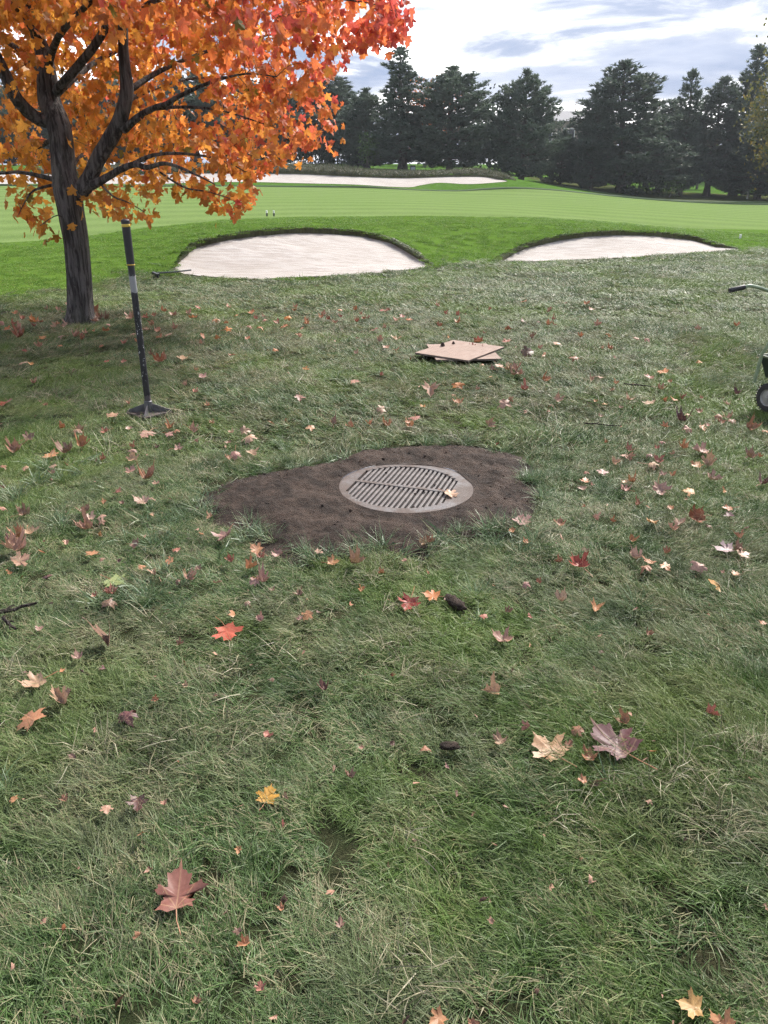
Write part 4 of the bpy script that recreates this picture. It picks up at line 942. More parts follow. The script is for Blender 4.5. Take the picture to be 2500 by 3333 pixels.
def mat_foliage(name, cols):
    t = NT(name); bv = t.attr('bv', 'Fac'); t.col(t.ramp(bv, [(i/(len(cols)-1), c) for i, c in enumerate(cols)])); c = t.b.inputs['Base Color'].links[0].from_socket
    t.set(Roughness=.6, Specular_IOR_Level=.2); t.translucent(.3, c); return t.m
def broadleaf(name, seed, loc, H, W, base, mat, label, nleaf=2600, size=.2, cat='tree', group=None, bark='pine_bark', bare=0.0, colcl=True):
    r = random.Random(seed); root = empty(name, loc); tag(root, label, cat, group)
    m = MB(); m.tube([(0, 0, -.2), (r.gauss(0, .1), 0, base), (r.gauss(0, .2), r.gauss(0, .2), H*.55), (r.gauss(0, .2), r.gauss(0, .2), H*.9)], [H*.022+.03, H*.017+.02, H*.010, .01], 8)
    m.build('trunk', MAT[bark], root)
    m = MB(); V = []; F = []; BV = []; ends = []
    for i in range(40):
        az = i*2.4; z0 = base+(H*.8-base)*r.random(); t = r.random(); zz = base+(H-base)*(.12+.86*r.random()); rr = W*math.sqrt(max(.03, 1-((zz-(base+H)/2)/((H-base)/2))**2))*r.uniform(.55, 1.0)
        e = Vector((rr*math.cos(az), rr*math.sin(az), zz)); s = Vector((0, 0, min(z0, zz-.1 if zz > .4 else zz))); m.tube([s, s.lerp(e, .5)+Vector((0, 0, .15)), e], [.02*H/6, .012*H/6, .005], 4, False); ends.append(e)
        ends.append(s.lerp(e, .6)+Vector((0, 0, .1)))
    m.build('limbs', MAT[bark], root)['kind'] = 'stuff'
    for i in range(nleaf):
        e = r.choice(ends); q = e+Vector((r.gauss(0, W*.17), r.gauss(0, W*.17), r.gauss(0, H*.07))); q.z = max(q.z, .05); s = size*r.uniform(.6, 1.3)
        a = Vector((r.gauss(0, 1), r.gauss(0, 1), r.gauss(0, 1))).normalized(); b = a.cross(Vector((r.gauss(0, 1), r.gauss(0, 1), r.gauss(0, 1)))).normalized(); n = len(V); V += [tuple(q-a*s*.5), tuple(q+b*s*.32), tuple(q+a*s*.5), tuple(q-b*s*.32)]; F.append((n, n+1, n+2, n+3)); BV += [min(1, max(0, .5+.2*(hash((round(e.x, 2), round(e.z, 2))) % 100/50-1)+r.gauss(0, .22)))]*4
    o = link('crown', mesh_np('crown', V, F, {'bv': BV}), mat, root, False); o['kind'] = 'stuff'
    return root
MAT['orange_f'] = mat_foliage('orange_foliage', [(0.30, 0.08, 0.03), (0.45, 0.15, 0.05), (0.5, 0.22, 0.08)])
MAT['yellow_f'] = mat_foliage('yellow_green_foliage', [(0.07, 0.09, 0.03), (0.14, 0.14, 0.04), (0.30, 0.22, 0.05)])
MAT['hedge_f'] = mat_foliage('hedge_foliage', [(0.008, 0.014, 0.010), (0.020, 0.032, 0.018), (0.035, 0.05, 0.028)])
MAT['shrub_f'] = mat_foliage('shrub_foliage', [(0.04, 0.07, 0.02), (0.07, 0.12, 0.035), (0.11, 0.17, 0.06)])
MAT['brown_f'] = mat_foliage('brown_foliage', [(0.11, 0.07, 0.055), (0.16, 0.11, 0.085), (0.2, 0.15, 0.11)])
def spot(px, Y):
    d = ray(px, 600); x = d.x*Y/d.y; return (x, Y, z1(x, Y))
broadleaf('broadleaf_tree', 1, spot(1400, 84), 7.6, 3.6, 1.2, MAT['orange_f'], 'orange autumn tree glowing behind the pines above the notice board', 2600, .32)
broadleaf('broadleaf_tree', 2, spot(2530, 60), 11.3, 2.9, 2.2, MAT['yellow_f'], 'tall yellow-green broadleaf tree cut off by the right edge', 7500, .26)
broadleaf('broadleaf_tree', 3, spot(1860, 122), 8.0, 3.0, 2.0, MAT['brown_f'], 'nearly bare brown tree above the house roof', 2600, .22)
broadleaf('broadleaf_tree', 4, spot(2270, 82), 5.0, 2.4, 1.0, MAT['yellow_f'], 'small yellow tree glimpsed between the right-hand trunks', 900, .3)
broadleaf('broadleaf_tree', 5, spot(2090, 96), 6.5, 4, 1.5, MAT['brown_f'], 'dull brown tree far behind the biggest pine', 2200, .4)
broadleaf('broadleaf_tree', 6, spot(560, 92), 9, 5, 1.5, MAT['hedge_f'], 'dark leafy tree far behind the hanging maple branch', 2200, .45)
broadleaf('broadleaf_tree', 7, spot(1590, 100), 8, 4, 1.0, MAT['hedge_f'], 'dark leafy tree behind the round-topped pine', 2200, .45)
broadleaf('broadleaf_tree', 8, spot(2420, 98), 9, 5, 1.0, MAT['hedge_f'], 'dark leafy tree far behind the right-hand trunks', 2200, .45)
broadleaf('broadleaf_tree', 9, spot(60, 90), 9, 6, 1.0, MAT['hedge_f'], 'dark leafy tree far behind the left of the maple', 2200, .5)
for i_, (px_, y_, h_, lb_) in enumerate(((815, 88, 6.5, 'dark leafy tree far behind the ridge, left of the maple tip'), (1060, 90, 6.0, 'dark leafy tree far behind the cedar row'), (310, 88, 7, 'dark leafy tree far behind the maple trunk and limb'), (1690, 92, 6.0, 'dark leafy tree low behind the round-topped pine, left of the house'), (2210, 94, 6.5, 'dark leafy tree behind the slim pine'))):
    broadleaf('broadleaf_tree', 30+i_, spot(px_, y_), h_, 4.6, .3, MAT['hedge_f'], lb_, 2600, .42)
broadleaf('shrub', 10, spot(1200, 60), 2.2, .8, .1, MAT['shrub_f'], 'light green shrub at the end of the iron fence', 700, .16, 'shrub')
broadleaf('shrub', 11, spot(2080, 62), 1.6, 1.6, .05, MAT['hedge_f'], 'dark low shrub under the biggest cone pine', 800, .2, 'shrub')
broadleaf('shrub', 12, spot(2190, 63), 1.3, 1.0, .05, MAT['shrub_f'], 'low leafy shrub at the foot of the leaning dark trunk', 500, .14, 'shrub')
# clipped cedars on the left
HEDGEPX = [868, 908, 950, 992, 1030, 1066, 1100, 1134, 1164]
ORD = ['leftmost', 'second', 'third', 'fourth', 'fifth', 'sixth', 'seventh', 'eighth', 'rightmost']
for i, px in enumerate(HEDGEPX):
    r = random.Random(300+i); loc = spot(px, 63+.2*i); h = 1.75+r.uniform(-.25, .45); root = empty('cedar_shrub', loc); tag(root, '%s dark columnar cedar of the row behind the far ridge' % ORD[i], 'shrub', 'cedar row')
    V = []; F = []; BV = []
    for k in range(520):
        z = h*r.random()**.8; rr = .42*math.sqrt(max(.05, 1-(z/h)**2.2))*r.uniform(.6, 1.05); a = r.uniform(0, 6.28); q = Vector((rr*math.cos(a), rr*math.sin(a), z)); e = Vector((math.cos(a)*.4, math.sin(a)*.4, 1)).normalized(); sd = e.cross(Vector((r.gauss(0, 1), r.gauss(0, 1), .2))).normalized(); L = r.uniform(.12, .26); n = len(V); V += [tuple(q-sd*.05), tuple(q+sd*.05), tuple(q+e*L)]; F.append((n, n+1, n+2)); BV += [r.random()]*3
    o = link('foliage', mesh_np('foliage', V, F, {'bv': BV}), MAT['hedge_f'], root, False); o['kind'] = 'stuff'
    MB().tube([(0, 0, -.1), (0, 0, h*.8)], [.06, .02], 6).build('stem', MAT['pine_bark'], root)
# house far behind
MAT['roof'] = simple('grey_shingle', (0.13, 0.13, 0.145), .8); MAT['brick'] = simple('tan_wall', (0.30, 0.25, 0.21), .85); MAT['pane'] = simple('window_glass', (0.03, 0.035, 0.045), .1); MAT['trim'] = simple('white_trim', (0.7, 0.7, 0.68), .6)
def house():
    loc = spot(1830, 108); root = empty('house', loc, rad(12)); tag(root, 'house with grey hipped roof seen between two pines', 'house'); zt_ = at(1830, 402, 108).z-loc[2]; zr = at(1830, 355, 108).z-loc[2]
    w, d = 5, 4; MB().box((0, 0, zt_/2-.3), (2*w, 2*d, zt_+.6)).build('wall', MAT['brick'], root, False)
    m = MB(); o = .5; b = [(-w-o, -d-o, zt_), (w+o, -d-o, zt_), (w+o, d+o, zt_), (-w-o, d+o, zt_), (-w*.2, 0, zr-.2), (w*.2, 0, zr-.2)]
    m.v = b; m.f = [(0, 1, 5, 4), (1, 2, 5), (2, 3, 4, 5), (3, 0, 4), (3, 2, 1, 0)]; rf = m.build('roof', MAT['roof'], root, False); MB().box((w*.5, 1, zr-.9), (.8, .8, 1.2)).build('chimney', MAT['brick'], rf, False)
    for fl in (1.6, zt_-1.5):
        for x in (-4.4, -1.5, 1.5, 4.4):
            f = MB().box((x, -d-.03, fl), (1.5, .1, 1.5)).build('window', MAT['trim'], root, False); MB().box((x, -d-.09, fl), (1.3, .04, 1.3)).build('pane', MAT['pane'], f, False)
house()
# ------------------------------------------------------------------ iron fence, notice board, stakes, rake
MAT['black_iron'] = simple('black_iron', (0.012, 0.013, 0.016), .5, .3); MAT['white_paint'] = simple('white_paint', (0.75, 0.75, 0.72), .5); MAT['dark_paint'] = simple('dark_green_paint', (0.012, 0.02, 0.018), .4)
def fence():
    a = Vector(spot(1150, 63.5)); b = Vector(spot(1206, 60.5)); root = empty('iron_fence', a); tag(root, 'short black iron fence stepping down by the cedar row', 'fence'); d = b-a; n = 22
    for i in range(n+1):
        q = d*(i/n); h = 1.7 if i < 14 else 1.75; m = MB(); m.box((q.x, q.y, q.z+h/2), (.03 if i % 7 else .09, .03 if i % 7 else .09, h+(.15 if i % 7 == 0 else 0))); m.build('post' if i % 7 == 0 else 'picket', MAT['black_iron'], root, False)
    for z in (.2, 1.5):
        MB().tube([Vector((0, 0, z)), d+Vector((0, 0, z))], .022, 4).build('rail', MAT['black_iron'], root)
fence()
def notice():
    p = Vector(spot(1343, 57.5)); top = at(1343, 538, 57.5).z; bot = at(1343, 566, 57.5).z; root = empty('notice_board', p, .05); tag(root, 'small dark notice board with a pale sheet, left of the broad pine', 'sign'); w = .37; z0, z1_ = bot-p.z, top-p.z
    MB().box((0, 0, (z0+z1_)/2), (w, .04, z1_-z0)).build('panel', MAT['dark_paint'], root, False); MB().box((.0, -.03, z0+(z1_-z0)*.56), (w*.8, .012, (z1_-z0)*.42)).build('sheet', simple('pale_sheet', (.25, .28, .31), .6), root, False); MB().box((.03, -.03, z0+.13), (w*.7, .012, .06)).build('strip', MAT['trim'], root, False)
    for s in (-1, 1): MB().box((s*(w/2+.0), .0, (z0+.1)/2-.1), (.035, .035, z0+.5)).build('post', MAT['dark_paint'], root, False)
notice()
def stake(p, h, label, two=True, r=.022):
    root = empty('marker_stake', p); tag(root, label, 'stake', 'marker stakes'); k = .45 if two else 1.0
    MB().lathe([(r, -.1), (r, h*(1-k) if two else h*.9), (r*.98, h*(1-k)+.001 if two else h*.9)], 10).build('lower', MAT['black_iron'] if two else MAT['white_paint'], root)
    MB().lathe([(r*1.15, h*(1-k) if two else h*.9), (r*1.15, h*.97), (r*.6, h), (0, h)], 10).build('top', MAT['white_paint'], root)
g1 = ground(869, 704); g2 = ground(892, 704)
stake(g1, .15, 'left of the two small black and white stakes on the green', True, .022); stake(g2, .15, 'right of the two small black and white stakes on the green', True, .022)
stake(ground(2409, 776), .11, 'short white stake in the bank above the right-hand bunker', False, .03)
p = Vector(spot(2440, 66)); stake(p, .55, 'white stake under the pines at the far right', False, .06)
def rake():
    p = ground(512, 902); q = ground(560, 897); root = empty('bunker_rake', (p.x, p.y, p.z)); tag(root, 'dark bunker rake lying in the grass at the left tip of the bunker', 'rake'); d = (q-p)
    MB().tube([(0, 0, .07), d*1.0+Vector((0, 0, .06)), d*2.2+Vector((0, .15, .05))], [.016, .014, .014], 7).build('handle', MAT['dark_paint'], root)
    MB().box((-.02, 0, .06), (.05, .42, .03), Matrix.Rotation(.5, 3, 'Z')).build('head', MAT['black_iron'], root, False)
    for k in range(9): MB().box((-.02-.042*(k-4)*.5, .042*(k-4)*.9, .03), (.012, .012, .06)).build('tine', MAT['black_iron'], root, False)
rake()
# dark cut edges of the mowing
t = NT('cut_edge'); nz = t.noise(4, 3); t.col(t.mix(nz, (0.03, 0.06, 0.018), (0.055, 0.09, 0.03))); t.set(Roughness=.9); MAT['cut_edge'] = t.m
def edge_strip(fn, x0, x1, w, h, off):
    X = np.arange(x0, x1, .5); Y = fn(X)+off; W = []; F = []
    for i, (x, y) in enumerate(zip(X, Y)):
        z = z1(x, y); k = .6+.8*float(vnoise(np.array([x]), np.array([y]), .4, 71)[0]); W += [(x, y-w/2, z+.004), (x, y-w*.3, z+h*k), (x, y+w*.3, z+h*k), (x, y+w/2, z+.004)]
        if i: b = 4*(i-1); F += [(b+j, b+j+1, b+j+5, b+j+4) for j in range(3)]
    o = link('mown_edge', mesh_np('mown_edge', W, F), MAT['cut_edge']); tag(o, kind='structure')
edge_strip(GREEN_FAR, -22, 26, .25, .075, 0)
edge_strip(lambda x: 60.5-.12*(x-12), 13, 34, .3, .06, 0)

# ------------------------------------------------------------------ hand tamper
def mat_pole():
    t = NT('chipped_black_paint'); o = t.obj(); sp = t.n('ShaderNodeSeparateXYZ'); t.l(o, sp.inputs[0]); z = sp.outputs[2]
    n = t.noise(55, 4, .7, o, (1, 1, .45)); n2 = t.noise(9, 3, .6, o)
    chip = t.math('MULTIPLY', t.ramp(n, [(.60, 0), (.64, 1)]), t.ramp(t.math('MULTIPLY', z, 1/1.4), [(.15, 0), (.24, 1), (.50, 1), (.56, 0)]))
    zz = t.math('ADD', z, t.math('MULTIPLY', t.math('SUBTRACT', n, .5), .07))
    bare = t.math('MULTIPLY', t.math('GREATER_THAN', zz, .875), t.math('LESS_THAN', zz, .985))
    low = t.math('MULTIPLY', t.math('LESS_THAN', zz, .16), .8)
    c = t.mix(t.ramp(n2, [(.4, 0), (.7, 1)]), (.010, .010, .014), (.028, .026, .032)); c = t.mix(chip, c, (.60, .60, .62)); c = t.mix(bare, c, (.24, .24, .25)); c = t.mix(low, c, (.085, .07, .075))
    t.col(c); t.set(Roughness=.42, Specular_IOR_Level=.5); t.bump(n, .15, .002); return t.m
MAT['pole'] = mat_pole(); MAT['grip'] = simple('black_rubber', (.016, .015, .017), .55, 0, .3, 40); MAT['yellow'] = simple('yellow_band', (.55, .36, .05), .5); MAT['steel_fin'] = simple('scuffed_steel', (.10, .098, .105), .5, .4, .35, 20)
t = NT('soiled_plate'); n_ = t.noise(22, 5, .65, t.obj()); t.col(t.mix(t.ramp(n_, [(.4, 0), (.6, 1)]), (.075, .050, .042), (.04, .035, .035))); t.set(Roughness=.7); t.bump(n_, .4, .004); MAT['plate'] = t.m
def tamper():
    root = empty('hand_tamper', (-1.70, 5.40, 0.018), rad(45+4)); tag(root, 'black hand tamper with square foot plate standing upright in the grass', 'tamper')
    MB().box((0, 0, .032), (.235, .235, .012)).build('foot_plate', MAT['plate'], root, True, .002)
    for k in range(4):
        a = k*PI/2+PI/4; d = Vector((math.cos(a), math.sin(a), 0)); s = Vector((-d.y, d.x, 0))*.003; m = MB(); q = [(.020, .039), (.158, .039), (.158, .050), (.020, .100)]
        for sg in (-1, 1): m.v += [tuple(d*x+s*sg+Vector((0, 0, z))) for x, z in q]
        m.f = [(0, 1, 2, 3), (7, 6, 5, 4), (0, 4, 5, 1), (1, 5, 6, 2), (2, 6, 7, 3), (3, 7, 4, 0)]; m.build('gusset', MAT['steel_fin'], root, False)
    MB().lathe([(.029, .039), (.029, .115), (.0245, .12)], 20).build('socket', MAT['steel_fin'], root)
    MB().lathe([(.0225, .05), (.0225, 1.07)], 24).build('pole', MAT['pole'], root)
    g = MB().lathe([(.0235, 1.055), (.0262, 1.058), (.0265, 1.10), (.0275, 1.28), (.0278, 1.295)], 24).build('grip', MAT['grip'], root)
    MB().lathe([(.0270, 1.052), (.0272, 1.058), (.0268, 1.0585)], 24).build('grip_ring', MAT['yellow'], g)
    MB().lathe([(.0279, 1.293), (.0287, 1.294), (.0287, 1.311), (.0279, 1.312)], 24).build('band', MAT['yellow'], root)
    MB().lathe([(.0284, 1.310), (.0288, 1.322), (.0275, 1.334), (.020, 1.341), (0, 1.344)], 24).build('cap', MAT['grip'], root)
tamper()
# ------------------------------------------------------------------ plywood squares, cones
def mat_ply():
    t = NT('weathered_plywood'); o = t.obj(); w = t.noise(6, 5, .6, o, (1, 9, 1), .4); d = t.noise(5, 4, .6, o); f = t.noise(70, 3, .7, o)
    c = t.mix(t.ramp(w, [(.35, 0), (.65, 1)]), (.235, .170, .137), (.31, .236, .196)); c = t.mix(t.math('MULTIPLY', t.ramp(d, [(.5, 0), (.7, 1)]), .45), c, (.185, .13, .10)); c = t.mix(t.ramp(f, [(.70, 0), (.76, 1)]), c, (.12, .08, .06))
    t.col(c); t.set(Roughness=.8, Specular_IOR_Level=.2); t.bump(w, .2, .003); return t.m
MAT['ply'] = mat_ply(); MAT['ply_edge'] = simple('plywood_edge', (.11, .085, .07), .9, 0, .4, 60)
def board(corners, z, th, tilt, label):
    c = sum((Vector(p) for p in corners), Vector((0, 0)))/4; d = Vector(corners[1])-Vector(corners[0]); rz = math.atan2(d.y, d.x); a = ((Vector(corners[1])-Vector(corners[0])).length+(Vector(corners[2])-Vector(corners[3])).length)/2; b = ((Vector(corners[2])-Vector(corners[1])).length+(Vector(corners[3])-Vector(corners[0])).length)/2
    root = empty('plywood_sheet', (c.x, c.y, z), rz); root.rotation_euler = (tilt[0], tilt[1], rz); tag(root, label, 'plywood', 'plywood sheets on the lawn')
    MB().box((0, 0, th-.002), (a, b, .004)).build('face_ply', MAT['ply'], root, False); MB().box((0, 0, th/2-.002), (a-.002, b-.002, th-.0045)).build('core', MAT['ply_edge'], root, False)
board(BOARD_LOW, .026, .018, (0, 0), 'lower plywood sheet, mostly hidden under the other one')
board(BOARD_TOP, .046, .018, (.006, -.008), 'upper plywood sheet with two small cones on it')
MAT['cone'] = simple('cone_brown', (.035, .022, .017), .8)
for i, (px, py, s, lb) in enumerate(((1441, 1124, .024, 'larger dark cone near the left of the upper plywood sheet'), (1476, 1117, .017, 'smaller dark cone near the back of the upper plywood sheet'))):
    p = flat(px, py, .075); root = empty('pine_cone', (p.x, p.y, .064)); tag(root, lb, 'cone'); r = random.Random(i)
    MB().lathe([(0, 0), (s*.7, s*.15), (s*.85, s*.6), (s*.6, s*1.3), (s*.2, s*1.8), (0, s*1.85)], 10).build('core', MAT['cone'], root); m = MB()
    for k in range(26):
        a = k*2.4; z = s*(.15+1.5*k/26); q = s*.85*(1-.6*(k/26)**1.5); m.box((q*math.cos(a), q*math.sin(a), z), (s*.35, s*.28, s*.14), Matrix.Rotation(a, 3, 'Z') @ Matrix.Rotation(-.5, 3, 'Y'))
    o = m.build('scales', MAT['cone'], root, False); o['kind'] = 'stuff'
# ------------------------------------------------------------------ lawn spreader at the right edge
MAT['hopper'] = simple('dark_green_plastic', (.012, .022, .020), .38, 0, .4, 12); MAT['tube_green'] = simple('pale_green_tube', (.22, .28, .18), .4, 0, .2, 20); MAT['tyre'] = simple('black_tyre', (.025, .024, .026), .75, 0, .3, 40); MAT['hub'] = simple('grey_hub', (.24, .235, .23), .5, 0, .3, 15); MAT['rim_trim'] = simple('olive_trim', (.10, .12, .075), .5)
def spreader():
    C = Vector((3.15, 5.72, 0)); rz = rad(24); root = empty('lawn_spreader', C, rz); tag(root, 'dark green lawn spreader on wheels, cut off by the right edge', 'spreader')
    # hopper: a trough wider at the top
    def trough(w0, d0, z0, w1, d1, z1_):
        m = MB(); m.v = [(-w0, -d0, z0), (w0, -d0, z0), (w0, d0, z0), (-w0, d0, z0), (-w1, -d1, z1_), (w1, -d1, z1_), (w1, d1, z1_), (-w1, d1, z1_)]
        m.f = [(3, 2, 1, 0), (0, 1, 5, 4), (1, 2, 6, 5), (2, 3, 7, 6), (3, 0, 4, 7)]; t_ = .012
        b = len(m.v); m.v += [(-w1+t_, -d1+t_, z1_), (w1-t_, -d1+t_, z1_), (w1-t_, d1-t_, z1_), (-w1+t_, d1-t_, z1_), (-w0+t_, -d0+t_, z0+.02), (w0-t_, -d0+t_, z0+.02), (w0-t_, d0-t_, z0+.02), (-w0+t_, d0-t_, z0+.02)]
        m.f += [(4, 5, b+1, b), (5, 6, b+2, b+1), (6, 7, b+3, b+2), (7, 4, b, b+3), (b, b+1, b+5, b+4), (b+1, b+2, b+6, b+5), (b+2, b+3, b+7, b+6), (b+3, b, b+4, b+7), (b+4, b+5, b+6, b+7)]; return m
    h = trough(.27, .10, .235, .285, .17, .385).build('hopper', MAT['hopper'], root, False)
    m = MB()
    for s in (-1, 1): m.box((s*.288, 0, .386), (.014, .36, .014)); m.box((0, s*.175, .386), (.57, .014, .014))
    m.build('rim', MAT['rim_trim'], h, False)
    m = MB(); m.box((-.281, -.137, .31), (.014, .014, .165), Matrix.Rotation(-.42, 3, 'X')); m.build('corner_trim', MAT['rim_trim'], h, False)
    Rm = Matrix.Rotation(PI/2, 3, 'Y')
    for s in (-1, 1):
        x = s*.31
        w = MB().lathe([(.062, -.022), (.075, -.026), (.095, -.024), (.103, -.012), (.103, .012), (.095, .024), (.075, .026), (.062, .022)], 32, (x, 0, .107), Rm).build('wheel', MAT['tyre'], root)
        MB().lathe([(.0, -.026), (.018, -.026), (.022, -.014), (.055, -.012), (.064, -.022), (.064, .022), (.055, .012), (.022, .014), (.018, .026), (0, .026)], 28, (x, 0, .107), Rm).build('hub', MAT['hub'], w)
        m = MB()
        for k in range(30): a = 2*PI*k/30; m.box((x, .104*math.cos(a), .107+.104*math.sin(a)), (.044, .009, .007), Matrix.Rotation(a, 3, 'X'))
        m.build('tread', MAT['tyre'], w, False)
    MB().tube([(-.34, 0, .107), (.34, 0, .107)], .009, 10).build('axle', MAT['hub'], root)
    m = MB(); 
    for s in (-1, 1): m.box((s*.22, 0, .17), (.012, .16, .15))
    m.build('frame', MAT['rim_trim'], root, False)
    # handle: post rising back, then a bent bar with two grips
    iv = root.matrix_basis.inverted() if False else (Matrix.Translation(C) @ Matrix.Rotation(rz, 4, 'Z')).inverted()
    L = lambda px, py, Y: iv @ at(px, py, Y)
    g0, g1_, g2_, g3 = L(2373, 946, 5.35), L(2425, 934, 5.35), L(2448, 931, 5.36), L(2510, 951, 5.42); cx = g3+Vector((.20, 0, -.10))
    bar = MB().tube(smooth_poly([g1_-(g1_-g0)*.2, g1_, g2_, g3, cx, cx+Vector((.06, 0, 0)), Vector((2*cx.x+.06-g3.x, g3.y, g3.z)), Vector((2*cx.x+.06-g2_.x, g2_.y, g2_.z)), Vector((2*cx.x+.06-g1_.x, g1_.y, g1_.z))], 5, False), .0115, 12).build('handlebar', MAT['tube_green'], root)
    for f in (lambda p: p, lambda p: Vector((2*cx.x+.06-p.x, p.y, p.z))):
        a, b = f(g0), f(g1_); d = (b-a).normalized(); MB().tube([a, a+d*.004, b-d*.004, b], [.0145, .0165, .0165, .015], 14).build('grip', MAT['grip'], bar)
    MB().tube([cx+Vector((.03, 0, 0)), cx+Vector((.03, .02, -.1)), Vector((cx.x+.03, .10, .42)), Vector((cx.x+.03, .12, .2))], .013, 10).build('handle_post', MAT['tube_green'], root)
spreader()

